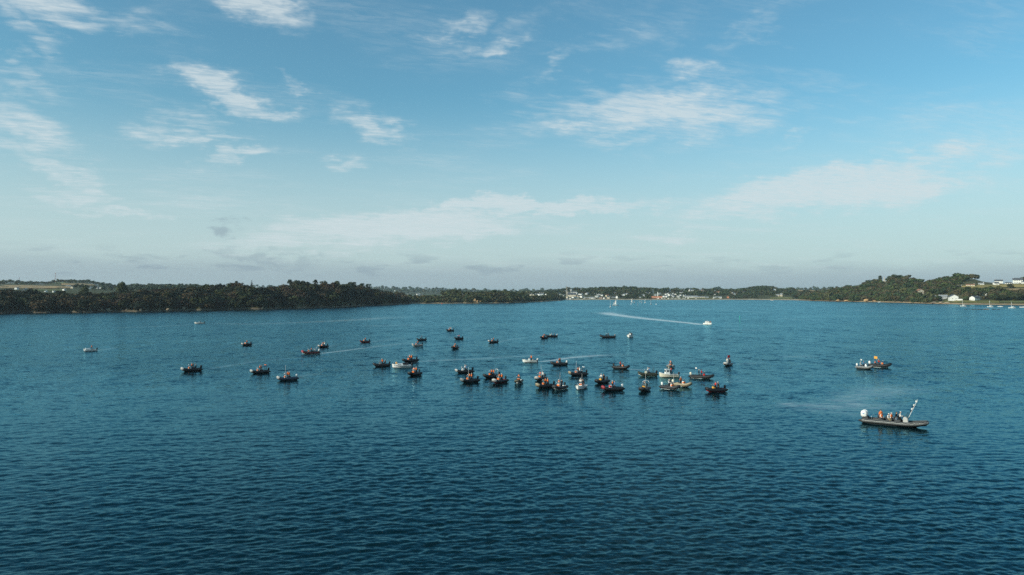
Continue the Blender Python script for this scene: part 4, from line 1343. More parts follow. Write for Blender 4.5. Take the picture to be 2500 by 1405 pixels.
for i, px in enumerate([163, 241, 247, 266, 271, 310, 345, 410, 451, 520, 545, 575, 640, 708, 716, 724, 741, 760, 779, 785, 800]):
    rock(L1, px, random.uniform(2.0, 5), random.uniform(2.0, 4.5), random.uniform(2, 5), M_rock, 'shore_rock', 'pale rock at the foot of the left headland by the water', 'pale rocks under the left headland', i)
for i, (px, w, h) in enumerate([(1159, 9, 9), (1166, 6, 5), (1172, 5, 3)]):
    rock(L3, px, w, h, 6, M_ochre, 'bare_bank', ['tall bare ochre bank at the left end of the middle headland', 'lower ochre bank right of the tall bare bank', 'small ochre ledge right of the bare banks'][i], 'ochre banks on the middle headland', i)
for i, px in enumerate([1240, 1254, 1262, 1272]):
    rock(L3, px, 5, 3.5, 4, M_rock, 'shore_rock', 'pale rock below the rounded middle headland', 'pale rocks under the middle headland', i)
for i, (px, w, h, lb) in enumerate([(2046, 11, 6, 'ochre bank with a pointed top on the right shore'), (2066, 22, 4, 'wide low ochre bank right of the pointed one'), (2115, 14, 6, 'rounded ochre bank below the statue hill'), (2135, 12, 3, 'low ochre ledge right of the rounded bank')]):
    rock(L6, px, w, h, 12, M_ochre, 'bare_bank', lb, 'ochre banks on the right shore', i)
for i, (px, w, h) in enumerate([(2280, 14, 3.0), (2296, 12, 3.4), (2312, 10, 2.6)]):
    rock(L6, px, w, h, 9, M_rock, 'shore_rock', 'pale rock ledge on the beach below the cottages', 'pale ledges on the right beach', i)
for i, px in enumerate([1322, 1332, 1358, 1364]):
    rock(L4, px, 9, 2.4, 4, M_rock, 'shore_rock', 'flat pale rock at the edge of the low wooded point', 'flat rocks at the wooded point', i)
reef = empty('reef', at(2406, 756.5))
tag(reef, 'low dark weedy reef breaking the water off the right beach', 'reef')
for i, (dx_, w, h) in enumerate([(-14, 14, .8), (-5, 12, 1.0), (3, 12, 1.7), (9, 10, 1.2), (16, 11, .8), (-21, 8, .6)]):
    link('rock', ROCKS[i % 5], M_weed if i != 2 else M_rock, reef, (dx_, (i % 3) * 1.5, 0.1), (0, 0, 0.2 * i), (w / 2, 2.2, h / 2))

# ================================================================== PEOPLE
C = {
    'black': mat('black_rubber', (0.011, 0.012, 0.014), 0.55, 0.25, 2.0, 0.4),
    'charcoal': mat('charcoal_rubber', (0.030, 0.032, 0.035), 0.6, 0.2, 2.0, 0.4),
    'grey': mat('grey_rubber', (0.22, 0.225, 0.22), 0.6, 0.15, 2.0, 0.4),
    'pale': mat('pale_grey_rubber', (0.48, 0.46, 0.43), 0.6, 0.12, 2.0, 0.4),
    'tan': mat('tan_rubber', (0.34, 0.27, 0.17), 0.6, 0.15, 2.0, 0.4),
    'olive': mat('olive_rubber', (0.030, 0.036, 0.022), 0.6, 0.2, 2.0, 0.4),
    'navy': mat('navy_rubber', (0.025, 0.045, 0.075), 0.6, 0.2, 2.0, 0.4),
    'white': mat('white_gelcoat', (0.80, 0.79, 0.75), 0.3, 0.05, 1.5, 0.5),
    'cream': mat('cream_gelcoat', (0.72, 0.65, 0.50), 0.35, 0.06, 1.5, 0.5),
    'red': mat('red_gelcoat', (0.32, 0.02, 0.025), 0.35, 0.1, 1.5, 0.5),
    'orange': mat('orange_cloth', (0.72, 0.165, 0.035), 0.8, 0.12, 5.0, 0.2),
    'amber': mat('amber_cloth', (0.74, 0.36, 0.06), 0.8, 0.12, 5.0, 0.2),
    'redcloth': mat('red_cloth', (0.60, 0.035, 0.03), 0.8, 0.12, 5.0, 0.2),
    'dark': mat('dark_cloth', (0.018, 0.020, 0.026), 0.85, 0.2, 5.0, 0.2),
    'bluecloth': mat('blue_cloth', (0.06, 0.16, 0.34), 0.85, 0.15, 5.0, 0.2),
    'jeans': mat('pale_jeans', (0.28, 0.36, 0.44), 0.85, 0.15, 5.0, 0.2),
    'khaki': mat('khaki_cloth', (0.35, 0.26, 0.14), 0.85, 0.15, 5.0, 0.2),
    'whitecloth': mat('white_cloth', (0.78, 0.75, 0.70), 0.85, 0.08, 5.0, 0.2),
    'skin': mat('skin', (0.50, 0.29, 0.20), 0.55, 0.06, 8.0, 0.4),
    'hair': mat('dark_hair', (0.030, 0.020, 0.014), 0.6, 0.2, 20.0, 0.4),
    'fair': mat('fair_hair', (0.26, 0.17, 0.08), 0.6, 0.2, 20.0, 0.4),
    'metal': mat('stainless_steel', (0.60, 0.61, 0.62), 0.3, 0.08, 2.0, 0.5, 0.8),
    'deck': mat('deck_grey', (0.30, 0.30, 0.28), 0.8, 0.15, 3.0, 0.3),
    'screen': mat('smoked_screen', (0.05, 0.07, 0.08), 0.12, 0.1, 1.0, 0.6),
    'stripe': mat('dark_blue_stripe', (0.05, 0.07, 0.11), 0.4, 0.1, 1.0, 0.5),
    'sail': mat('white_sailcloth', (0.82, 0.80, 0.76), 0.8, 0.05, 1.0, 0.2),
    'green': mat('green_paint', (0.03, 0.42, 0.30), 0.5, 0.1, 1.0, 0.4),
    'wood': mat('wood', (0.22, 0.12, 0.06), 0.6, 0.2, 3.0, 0.4),
    'blue': mat('blue_decal', (0.05, 0.22, 0.50), 0.4, 0.05, 3.0, 0.5),
}

POSES = {
    # joint: (x forward, y, z, radius)
    'helm': dict(pelvis=(0, 0, .93, .15), spine=(0, 0, 1.13, .14), chest=(.01, 0, 1.33, .165), neck=(.03, 0, 1.49, .062), jaw=(.05, 0, 1.56, .082), head=(.04, 0, 1.65, .098), crown=(.035, 0, 1.72, .06),
                 sh=(.01, .18, 1.41, .075), el=(.10, .25, 1.14, .055), wr=(.34, .19, 1.10, .036), hand=(.42, .18, 1.10, .042), hip=(0, .09, .90, .10), kn=(.04, .11, .50, .068), an=(-.02, .11, .09, .048), toe=(.13, .12, .04, .042)),
    'stand': dict(pelvis=(0, 0, .93, .15), spine=(0, 0, 1.13, .14), chest=(0, 0, 1.33, .165), neck=(.01, 0, 1.49, .062), jaw=(.03, 0, 1.56, .082), head=(.02, 0, 1.65, .098), crown=(.015, 0, 1.72, .06),
                  sh=(0, .18, 1.41, .075), el=(-.02, .25, 1.13, .055), wr=(.06, .25, .90, .036), hand=(.09, .25, .82, .042), hip=(0, .09, .90, .10), kn=(.03, .12, .50, .068), an=(-.02, .14, .09, .048), toe=(.13, .16, .04, .042)),
    'sit': dict(pelvis=(0, 0, .52, .16), spine=(.02, 0, .72, .14), chest=(.05, 0, .92, .165), neck=(.09, 0, 1.08, .062), jaw=(.12, 0, 1.15, .082), head=(.11, 0, 1.24, .098), crown=(.10, 0, 1.31, .06),
                sh=(.05, .18, 1.00, .075), el=(.10, .24, .74, .055), wr=(.30, .17, .66, .036), hand=(.38, .15, .65, .042), hip=(.05, .10, .50, .105), kn=(.45, .14, .50, .070), an=(.44, .14, .09, .048), toe=(.59, .15, .04, .042)),
}
PERSON = {}


def person_proto(pose):
    if pose in PERSON: return PERSON[pose]
    J = POSES[pose]
    names, co, rad, edges, bone = [], [], [], [], []

    def add(nm, q_, sgn=1):
        names.append(nm); co.append((q_[0], q_[1] * sgn, q_[2])); rad.append(q_[3])
        return len(co) - 1
    idx = {k: add(k, J[k]) for k in ('pelvis', 'spine', 'chest', 'neck', 'jaw', 'head', 'crown')}
    for a, b_, c_ in (('pelvis', 'spine', 1), ('spine', 'chest', 1), ('chest', 'neck', 2), ('neck', 'jaw', 2), ('jaw', 'head', 2), ('head', 'crown', 2)):
        edges.append((idx[a], idx[b_])); bone.append(c_)
    for s_ in (1, -1):
        ch_ = [idx['chest']] + [add(k, J[k], s_) for k in ('sh', 'el', 'wr', 'hand')]
        for i in range(4): edges.append((ch_[i], ch_[i + 1])); bone.append(1 if i < 3 else 2)
        lg = [idx['pelvis']] + [add(k, J[k], s_) for k in ('hip', 'kn', 'an', 'toe')]
        for i in range(4): edges.append((lg[i], lg[i + 1])); bone.append(0)
    me = bpy.data.meshes.new('skeleton')
    me.from_pydata(co, edges, [])
    o = bpy.data.objects.new('skeleton', me)
    col.objects.link(o)
    md = o.modifiers.new('skin', 'SKIN')
    sv = me.skin_vertices[0].data
    for i, r_ in enumerate(rad):
        sv[i].radius = (r_, r_ * (1.0 if names[i] not in ('chest', 'spine', 'pelvis') else .82))
        sv[i].use_root = (i == 0)
    sb = o.modifiers.new('sub', 'SUBSURF')
    sb.levels = 1
    dg = bpy.context.evaluated_depsgraph_get()
    ev = o.evaluated_get(dg)
    tm = bpy.data.meshes.new_from_object(ev)
    body = MB()
    vs_ = [tuple(v_.co) for v_ in tm.vertices]
    fs_ = [tuple(p_.vertices) for p_ in tm.polygons]
    body.add(vs_, fs_)
    bpy.data.objects.remove(o)
    nb = len(fs_)
    ends = [(Vector(co[a]), Vector(co[b_])) for a, b_ in edges]
    mi = []
    for f_ in fs_:
        c_ = sum((Vector(vs_[i]) for i in f_), Vector()) / len(f_)
        best, bk = 1e9, 0
        for (a, b_), k in zip(ends, bone):
            d = b_ - a
            t = max(0, min(1, (c_ - a).dot(d) / d.length_squared))
            q_ = (c_ - a - d * t).length
            if q_ < best: best, bk = q_, k
        mi.append(bk)
    # nose, ears, fingers and thumbs
    h = J['head']
    body.ell((h[0] + .105, 0, h[2] - .03), (.022, .014, .022), 6, 4)
    for s_ in (1, -1):
        body.ell((h[0] - .005, s_ * .098, h[2] - .02), (.022, .010, .030), 6, 4)
        hd, wr = Vector((J['hand'][0], J['hand'][1] * s_, J['hand'][2])), Vector((J['wr'][0], J['wr'][1] * s_, J['wr'][2]))
        d = (hd - wr).normalized()
        side = Vector((0, 1, 0)) if abs(d.y) < .8 else Vector((1, 0, 0))
        dn = d.cross(side).normalized()
        if dn.z > 0: dn = -dn
        for k, ln in enumerate((.070, .080, .074, .058)):
            q_ = hd + side * (k - 1.5) * .019 + d * .012
            body.tube([q_, q_ + d * ln * .55, q_ + d * ln * .8 + dn * ln * .4], [.009, .0085, .006], 5)
        q_ = hd - d * .03 - side * s_ * .028
        body.tube([q_, q_ - side * s_ * .03 + d * .03, q_ - side * s_ * .03 + d * .06 + dn * .01], [.011, .010, .007], 5)
    mi += [2] * (len(body.f) - nb)
    pm = body.mesh('person_' + pose, True)
    pm.polygons.foreach_set('material_index', mi)
    # waistcoat-like life vest round the chest, open at the neck
    v_ = MB()
    c_, sp, pv_ = J['chest'], J['spine'], J['pelvis']
    rings = []
    for k in range(6):
        t = k / 5
        z = pv_[2] + .10 + (c_[2] + .10 - pv_[2] - .10) * t
        x = np.interp(z, [pv_[2], sp[2], c_[2], J['neck'][2]], [pv_[0], sp[0], c_[0], J['neck'][0]])
        rx, ry = (.185, .225) if t < .95 else (.15, .17)
        rings.append([(x + rx * (1.06 if math.cos(a) > 0 else .92) * math.cos(a), ry * math.sin(a), z) for a in [i * math.pi / 7 for i in range(14)]])
    v_.loft(rings)
    v_.tube([(c_[0] - .10, .09, c_[2] + .08), (c_[0], .11, c_[2] + .17), (c_[0] + .12, .09, c_[2] + .06)], .035, 6)
    v_.tube([(c_[0] - .10, -.09, c_[2] + .08), (c_[0], -.11, c_[2] + .17), (c_[0] + .12, -.09, c_[2] + .06)], .035, 6)
    vest = v_.mesh('life_vest', True)
    cp = MB()
    rings = []
    for k in range(5):
        t = k / 4 * math.pi / 2
        rings.append([(h[0] - .005 + .112 * math.cos(t) * math.cos(a), .108 * math.cos(t) * math.sin(a), h[2] + .015 + .10 * math.sin(t)) for a in [i * math.pi / 6 for i in range(12)]])
    cp.loft(rings)
    hairm = MB().add(cp.v, cp.f)
    hairm.ell((h[0] - .05, 0, h[2] - .02), (.075, .10, .085), 10, 5)
    cp.box(h[0] + .15, 0, h[2] + .03, .12, .15, .015)
    PERSON[pose] = (pm, vest, cp.mesh('cap', True), hairm.mesh('hair', True))
    return PERSON[pose]


def person(root_mat, lx, ly, lz, face, pose, jacket, legs, head, label, group, vest=None, s=1.0):
    """root_mat: world matrix of the boat; face: degrees from the bow direction"""
    pm, vm_, cm, hm_ = person_proto(pose)
    p = root_mat @ Vector((lx, ly, lz))
    yaw = math.atan2(root_mat[1][0], root_mat[0][0]) + R(face)
    o = link('person', pm, [C[legs], C[jacket], C['skin']], None, p, (0, 0, yaw), (s, s, s))
    tag(o, label, 'person', group)
    if vest: link('life_vest', vm_, C[vest], o)
    if head in ('hair', 'fair'): link('hair', hm_, C[head], o)
    else:
        link('hair', hm_, C['hair'], o, scale=(.985, .985, .998))
        link('cap', cm, C[head], o, (0, 0, .008))
    return o


# ================================================================== BOATS
RIBM = {}


def tube_path(L, B, r):
    """port stern -> bow -> starboard stern, centre line of the inflatable collar"""
    half = B / 2 - r
    pts = [(-L / 2, half, .40)]
    for x in np.linspace(-L * .42, L * .12, 8): pts.append((x, half, .40 + .02 * (x / L + .4)))
    for k in range(1, 12):
        a = k / 11 * math.pi / 2
        pts.append((L * .12 + (L * .38 - r) * math.sin(a), half * math.cos(a) ** .72 if k < 11 else 0.0, .42 + .40 * math.sin(a) ** 2))
    return pts + [(x, -y, z) for x, y, z in reversed(pts[:-1])]


def rib_meshes(L, B, r):
    key = (L, B, r)
    if key in RIBM: return RIBM[key]
    d = {}
    P = tube_path(L, B, r)
    b = MB()
    sternL, sternR = P[0], P[-1]
    pts = [(sternL[0] - .55, sternL[1], sternL[2])] + P + [(sternR[0] - .55, sternR[1], sternR[2])]
    b.tube(pts, [r * .25] + [r] * len(P) + [r * .25], 14)
    d['tube'] = b.mesh('inflatable_tube', True)
    b = MB()
    out = []
    for i, (x, y, z) in enumerate(P):
        q_ = Vector(P[min(i + 1, len(P) - 1)]) - Vector(P[max(i - 1, 0)])
        nrm = Vector((q_.y, -q_.x, 0)).normalized() * -1
        out.append((x + nrm.x * r * 1.0, y + nrm.y * r * 1.0, z - .02))
    b.tube(out, .035, 6)
    d['strake'] = b.mesh('rubbing_strake', True)
    b = MB()                                    # moulded V hull
    rings = []
    half = B / 2 - r
    for k in range(13):
        u_ = k / 12
        x = -L * .47 + u_ * (L * .955 - r * .6)
        w = half * (1.0 if u_ < .55 else max(.03, math.cos((u_ - .55) / .45 * math.pi / 2) ** .7))
        keel = -.34 if u_ < .6 else -.34 + .92 * ((u_ - .6) / .4) ** 2
        top = .30 + .38 * max(0, u_ - .55) / .45
        chine = min(top - .02, -.02 + .34 * max(0, u_ - .45) / .55)
        rings.append([(x, w, top), (x, w * .93, chine), (x, 0, keel), (x, -w * .93, chine), (x, -w, top)])
    b.loft(rings)
    d['hull'] = b.mesh('hull')
    b = MB()
    b.loft([[(x, half * 1.0 * (1 if x < L * .12 else max(.1, math.cos((x / L - .12) / .36 * math.pi / 2) ** .8)), .31 if x < L * .2 else .31 + .12 * (x / L - .2) / .28),
             (x, -half * 1.0 * (1 if x < L * .12 else max(.1, math.cos((x / L - .12) / .36 * math.pi / 2) ** .8)), .31 if x < L * .2 else .31 + .12 * (x / L - .2) / .28)] for x in np.linspace(-L * .46, L * .44, 14)], closed=False, caps=False)
    d['deck'] = b.mesh('deck')
    b = MB().box(-L * .47, 0, .42, .12, half * 1.9, .5)
    d['transom'] = b.mesh('transom')
    b = MB()                                    # bow bumper patch
    k = len(P) // 2
    b.tube(P[k - 5:k + 6], r * 1.045, 14)
    d['bow'] = b.mesh('bow_patch', True)
    RIBM[key] = d
    return d


def small_parts():
    d = {}
    b = MB()
    b.box(0, 0, .40, .62, .72, .80, .80, .94, -.06).box(-.10, 0, .84, .38, .64, .10, .7, .9, .03)
    d['console'] = b.mesh('console')
    d['screen'] = MB().box(.10, 0, 1.06, .035, .62, .36, 1, .85, -.10).mesh('windscreen')
    b = MB()
    ring = [(-.36 + .05 * math.cos(t), .17 * math.cos(t), .86 + .16 * math.sin(t)) for t in [i * math.pi / 8 for i in range(17)]]
    b.tube(ring, .016, 6).tube([(-.36, 0, .86), (-.26, 0, .82)], .03, 6)
    d['wheel'] = b.mesh('steering_wheel', True)
    b = MB()
    b.box(0, 0, .26, .80, .50, .52, .92, .86).box(0, 0, .56, .84, .46, .10, .95, .9)
    d['seat'] = b.mesh('seat')
    d['backrest'] = MB().box(-.40, 0, .80, .10, .44, .44, .8, .85, -.06).mesh('backrest')
    b = MB()                                    # outboard cowling
    rings = []
    for z, x0, x1, w in ((.62, -.26, .22, .30), (.72, -.30, .26, .36), (.98, -.32, .27, .38), (1.16, -.27, .20, .34), (1.24, -.16, .08, .20)):
        rings.append([((x0 + x1) / 2 + (x1 - x0) / 2 * math.copysign(abs(math.cos(a)) ** .7, math.cos(a)), w / 2 * math.copysign(abs(math.sin(a)) ** .7, math.sin(a)), z) for a in [i * math.pi / 8 for i in range(16)]])
    b.loft(rings)
    d['cowl'] = b.mesh('cowling', True)
    b = MB()
    b.box(-.02, 0, .25, .24, .16, .8, 1.2, 1.2).box(-.05, 0, -.35, .34, .08, .5).ell((-.08, 0, -.52), (.3, .07, .07), 8, 5).box(.22, 0, .50, .28, .26, .30)
    d['leg'] = b.mesh('motor_leg')
    b = MB()                                    # folded roll-bar / A-frame
    b.tube([(0, .78, .5), (.05, .76, 1.5), (.02, .62, 1.82), (0, .3, 1.9), (0, -.3, 1.9), (.02, -.62, 1.82), (.05, -.76, 1.5), (0, -.78, .5)], .045, 8)
    b.tube([(.5, .78, .5), (.05, .75, 1.45)], .03, 6).tube([(.5, -.78, .5), (.05, -.75, 1.45)], .03, 6)
    d['arch'] = b.mesh('roll_bar', True)
    d['arch_top'] = MB().box(0, 0, 1.97, .42, 1.5, .10, .8, .95).mesh('arch_canopy')
    b = MB()
    b.tube([(0, 0, .7), (0.02, 0, 2.2), (0, 0, 3.6)], [.032, .026, .016], 6)
    d['antenna'] = b.mesh('antenna', True)
    d['panel'] = MB().box(.30, 0, .62, .03, .60, .36, 1, .98, -.06).box(.05, .372, .60, .42, .025, .34).box(.05, -.372, .60, .42, .025, .34).mesh('orange_panel')
    d['bag'] = MB().box(0, 0, .16, .55, .42, .32, .85, .85).box(0, 0, .34, .40, .30, .06).mesh('bag', False)
    b = MB()
    vs_, fs_ = [], []
    for i in range(9):
        for j in range(5):
            x = -i / 8 * .80
            vs_.append((x, .07 * math.sin(i * .9) * (i / 8), j / 4 * .55 - .06 * i / 8))
    for i in range(8):
        for j in range(4):
            a = i * 5 + j
            fs_.append((a, a + 1, a + 6, a + 5))
    n_ = len(vs_)
    vs_ += [(x, y + .012, z) for x, y, z in vs_]
    fs_ += [tuple(q_ + n_ for q_ in reversed(f_)) for f_ in fs_]
    b.add(vs_, fs_)
    d['flag'] = b.mesh('flag', True)
    d['buoy'] = MB().ell((0, 0, .1), (.3, .3, .28), 12, 8).mesh('buoy', True)
    d['grab'] = MB().tube([(.30, .34, .75), (.28, .34, 1.25), (.16, .30, 1.42), (.16, -.30, 1.42), (.28, -.34, 1.25), (.30, -.34, .75)], .022, 6).mesh('grab_rail', True)
    return d


SP = small_parts()
PEOPLE_COUNT = 0


def place(px, py, yaw, wpx, L, B, lo=.82, hi=1.3):
    """world position, heading and scale of a boat from the waterline pixel under its middle, its view-frame heading and apparent width"""
    p = at(px, py)
    view = math.atan2(p.x, p.y)
    span = wpx * p.y / F / math.cos(view) * .98
    s = span / (abs(math.cos(R(yaw))) * (L + .3) + abs(math.sin(R(yaw))) * B)
    s = max(lo, min(hi, s))
    return p, R(yaw) - view, s


ZS = 1.2        # high-sided collars
SIZES = {'small': (4.8, 2.05, .29), 'mid': (5.4, 2.2, .31), 'long': (6.6, 2.35, .32)}


def outboard(e, x, y, colour, s=1.0, z=.1):
    m_ = link('outboard_motor', SP['cowl'], C[colour], e, (x, y, z), None, (s, s, s))
    link('motor_leg', SP['leg'], C['charcoal'], m_)
    return m_


def rib(px, py, yaw, wpx, label, short, tube='black', hull='black', con='white', size='mid', panel='orange', bow=None, motor='black', strake='charcoal',
        arch=None, antenna=0, flag=None, crew=(), bag=None, screen=True, back=False, ped=False):
    L, B, r = SIZES[size]
    p, rz, s = place(px, py, yaw, wpx, L, B)
    e = empty('inflatable_boat', p, rz, s)
    e.scale.z = s * ZS
    tag(e, label, 'inflatable boat', 'inflatable boats spread over the bay')
    M = rib_meshes(L, B, r)
    link('hull', M['hull'], C[hull], e)
    tb = link('inflatable_tube', M['tube'], C[tube], e)
    link('rubbing_strake', M['strake'], C[strake], tb)
    if bow: link('bow_patch', M['bow'], C[bow], tb)
    link('deck', M['deck'], C['deck'], e)
    link('transom', M['transom'], C[hull if hull != 'black' else 'charcoal'], e)
    cx = L * .06
    co = link('console', SP['console'], C[con], e, (cx, 0, .31))
    if panel: link('orange_panel' if panel == 'orange' else 'cloth_panel', SP['panel'], C[panel], co)
    if screen: link('windscreen', SP['screen'], C['screen'], co)
    link('grab_rail', SP['grab'], C['metal'], co)
    link('steering_wheel', SP['wheel'], C['charcoal'], co)
    st_ = link('seat', SP['seat'], C['charcoal'], e, (cx - 1.05, 0, .31))
    if back: link('backrest', SP['backrest'], C['charcoal'], st_)
    outboard(e, -L * .47 - .28, 0, motor)
    if arch:
        a = link('roll_bar', SP['arch'], C['metal' if arch == 'metal' else 'white' if arch == 'white' else 'charcoal'], e, (-L * .36, 0, .1))
        if arch in ('orange', 'whitetop'): link('arch_canopy', SP['arch_top'], C['orange' if arch == 'orange' else 'white'], a)
    if antenna: link('antenna', SP['antenna'], C['white'], e, (cx + .1 if antenna == 1 else -L * .3, .5, 0))
    mw = Matrix.Translation(p) @ Matrix.Rotation(rz, 4, 'Z') @ Matrix.Diagonal((s, s, s * ZS, 1))
    if flag:
        fx = mw @ Vector((-L * .33, .3, .3))
        pole = MB().tube([(0, 0, 0), (-.05, 0, 2.55)], [.03, .02], 6)
        f = empty('flag', fx, rz + R(160))
        tag(f, {'redcloth': 'red flag on a pole aboard ', 'amber': 'amber flag on a pole aboard ', 'whitecloth': 'small white flag on a pole aboard '}[flag] + short, 'flag')
        link('pole', pole.mesh('pole'), C['metal'], f)
        link('cloth', SP['flag'], C[flag], f, (-.05, 0, 1.85), None, (1.15, 1, 1.25) if flag != 'whitecloth' else (.55, 1, .55))
    if bag:
        q_ = mw @ Vector((L * .28, 0, .36))
        tag(link('bag', SP['bag'], C[bag], None, q_, (0, 0, rz + .4)), 'packed gear bag in the bow of ' + short, 'bag')
    for k, c_ in enumerate(crew):
        who, (jk, vest, head), pose, dx_, dy_ = c_
        lx = cx - .80 + dx_ if pose == 'helm' else cx - 1.1 + dx_
        lz = .31 if pose != 'sit' else .31 + .08
        person(mw, lx, dy_, lz, 0 if pose != 'sit' else random.uniform(-15, 15), pose, jk, 'dark', head, f'{who} {short}', 'people aboard the boats', vest, 1.0 / 1.0)
    return e


O = ('dark', 'orange', 'hair')
OW = ('dark', 'orange', 'whitecloth')
WW = ('whitecloth', None, 'whitecloth')
DK = ('dark', None, 'hair')
DW = ('dark', None, 'whitecloth')
RD = ('redcloth', None, 'hair')
OJ = ('orange', None, 'hair')
BL = ('bluecloth', None, 'hair')


def crew(*a):
    """shorthand: list of (clothes, pose, dx, dy); wording made from the clothes"""
    word = {id(O): 'orange-vested person', id(OW): 'orange-vested person in white cap', id(WW): 'person in white', id(DK): 'person in dark clothes',
            id(DW): 'dark-jacketed person in white cap', id(RD): 'person in red jacket', id(OJ): 'person in orange jacket', id(BL): 'person in blue jacket'}
    out = []
    for k, (cl, pose, dx_, dy_) in enumerate(a):
        how = {'helm': 'at the wheel of', 'stand': 'standing aboard', 'sit': 'sitting aboard'}[pose]
        out.append((word[id(cl)] + ' ' + how, cl, pose, dx_, dy_))
    return out


H1 = lambda cl: crew((cl, 'helm', 0, 0))
H2 = lambda a, b_: crew((a, 'helm', .05, -.28), (b_, 'stand', .10, .36))
H3 = lambda a, b_, c_: crew((a, 'helm', .05, -.26), (b_, 'stand', .15, .36), (c_, 'sit', -.75, 0))

# scattered boats, far to near and left to right
rib(601, 844, 215, 23, 'black inflatable alone left of centre under the wooded headland', 'the lone black inflatable under the headland', crew=H1(O), bow='pale', size='small')
rib(788, 849, 214, 22, 'black inflatable with white console just behind the dark red inflatable', 'the inflatable behind the dark red one', crew=H2(O, WW), bow='pale', size='small')
rib(757, 865, 188, 45, 'dark red inflatable with white bow and white motor trailing a wake', 'the dark red inflatable with white motor', tube='black', hull='white', con='white', size='mid', motor='white', strake='red', arch='metal', crew=crew((OJ, 'helm', 0, 0), (WW, 'sit', -.6, 0)), bow='red')
rib(890, 837, 200, 24, 'inflatable with cream console and dark red strake left of the grey inflatable', 'the inflatable with cream console', con='cream', hull='red', strake='red', crew=H1(O), size='small')
rib(1018, 846, 200, 25, 'pale grey inflatable with white console in the middle distance', 'the pale grey inflatable', tube='grey', hull='white', con='white', crew=H1(O), bow='pale', size='small')
rib(1028, 832, 196, 21, 'black inflatable just behind the pale grey inflatable', 'the black inflatable behind the pale grey one', con='charcoal', crew=H1(DK), size='small', panel=None)
rib(1098, 809, 205, 16, 'farthest black inflatable in the middle of the bay', 'the farthest black inflatable', crew=H2(O, WW), size='small')
rib(1119, 829, 210, 18, 'black inflatable below the farthest one, driver in red', 'the inflatable below the farthest one', con='black', crew=H1(RD), size='small', panel=None)
rib(1110, 852, 245, 15, 'black inflatable seen bow-on right of the pale grey inflatable', 'the small bow-on black inflatable', con='grey', crew=H1(O), size='small')
rib(1203, 837, 196, 23, 'inflatable with pale bow trailing a short wake right of centre', 'the pale-bowed inflatable with short wake', con='cream', crew=H1(O), bow='pale', size='small')
rib(1327, 827, 225, 15, 'small black inflatable moored against the long black one', 'the small inflatable by the long black one', con='grey', crew=H1(O), size='small')
rib(1345, 823, 190, 30, 'long low black inflatable behind the small moored one', 'the long low black inflatable', con='cream', size='long', crew=crew((WW, 'sit', .2, 0), (DK, 'sit', -1.3, .2)), panel=None, motor='white')
rib(1482, 825, 184, 40, 'long black inflatable with two dark figures left of the small white boat', 'the long black inflatable near the white boat', con='black', size='long', crew=H2(DK, DK), bow=None, motor='grey', panel=None)
rib(466, 907, 194, 48, 'leftmost black inflatable with white and orange console', 'the leftmost black inflatable', crew=H3(OW, DK, DW), bow='pale', motor='charcoal', back=True)
rib(633, 912, 198, 47, 'black inflatable with orange-topped stern arch at left', 'the inflatable with orange-topped arch', arch='orange', crew=H2(OW, DK), bow='pale')
rib(700, 929, 196, 48, 'blue grey inflatable with tall antenna right of the orange-arched one', 'the blue grey inflatable with antenna', tube='navy', hull='charcoal', antenna=1, motor='white', crew=H2(O, OW), bow='pale')
rib(930, 895, 186, 43, 'black inflatable left of the white cabin cruiser', 'the black inflatable left of the cruiser', con='grey', crew=H3(OW, O, OW), motor='charcoal', panel=None, hull='charcoal')
rib(1000, 884, 222, 36, 'black inflatable crowded with people behind the white cabin cruiser', 'the crowded inflatable behind the cruiser', con='grey', crew=crew((OW, 'helm', 0, -.3), (OJ, 'stand', .2, .35), (DW, 'stand', -.5, -.1)), motor='black', size='long')
rib(1011, 917, 236, 28, 'black inflatable bow-on below the white cabin cruiser', 'the bow-on inflatable below the cruiser', con='grey', crew=H2(OJ, OW), size='mid')
rib(1132, 911, 196, 40, 'black inflatable with low white console, upper left of the group', 'the upper left inflatable', con='white', crew=crew((WW, 'helm', 0, 0), (BL, 'stand', .1, .35)), bow='pale', back=True, panel=None)
rib(1145, 934, 212, 38, 'black inflatable with flagpole at the left front of the group', 'the left front inflatable with flagpole', con='grey', antenna=1, crew=H2(O, OW), bow='grey', motor='black')
rib(1199, 923, 214, 31, 'black inflatable framed by two white roll bars', 'the inflatable with white roll bars', con='black', arch='white', crew=H2(O, O), size='mid')
rib(1219, 935, 232, 29, 'grey-bowed inflatable with dark red hull right of the white roll bars', 'the grey-bowed dark red hulled inflatable', tube='charcoal', bow='pale', hull='red', con='pale', crew=H2(O, OW))
rib(1266, 936, 262, 24, 'inflatable pointing straight at the viewer with white V of hull', 'the inflatable pointing straight ahead', tube='olive', hull='white', con='pale', crew=H1(O), size='small', strake='tan')
rib(1363, 892, 188, 42, 'black inflatable on the foamy wake above the group', 'the black inflatable on the wake', con='white', crew=H2(O, DK), motor='white', size='mid', screen=False)
rib(1319, 929, 240, 20, 'pale-bowed inflatable hidden behind the front one with orange panel', 'the pale-bowed hidden inflatable', tube='charcoal', bow='pale', con='black', crew=H2(RD, WW), antenna=1, size='small')
rib(1330, 947, 214, 40, 'black inflatable with tan bow and orange panel at front centre', 'the tan-bowed inflatable at front centre', bow='tan', con='grey', crew=H2(O, OW), back=True, hull='charcoal')
rib(1365, 951, 240, 34, 'inflatable with clean white console and antenna beside the white open boat', 'the white-console inflatable with antenna', tube='charcoal', hull='white', con='white', antenna=1, crew=H2(OW, DK), size='mid')
rib(1409, 917, 196, 37, 'black inflatable with white-topped arch behind the white open boat', 'the inflatable with white-topped arch', con='white', arch='whitetop', crew=H3(O, WW, WW), bow='tan', size='mid', antenna=1)
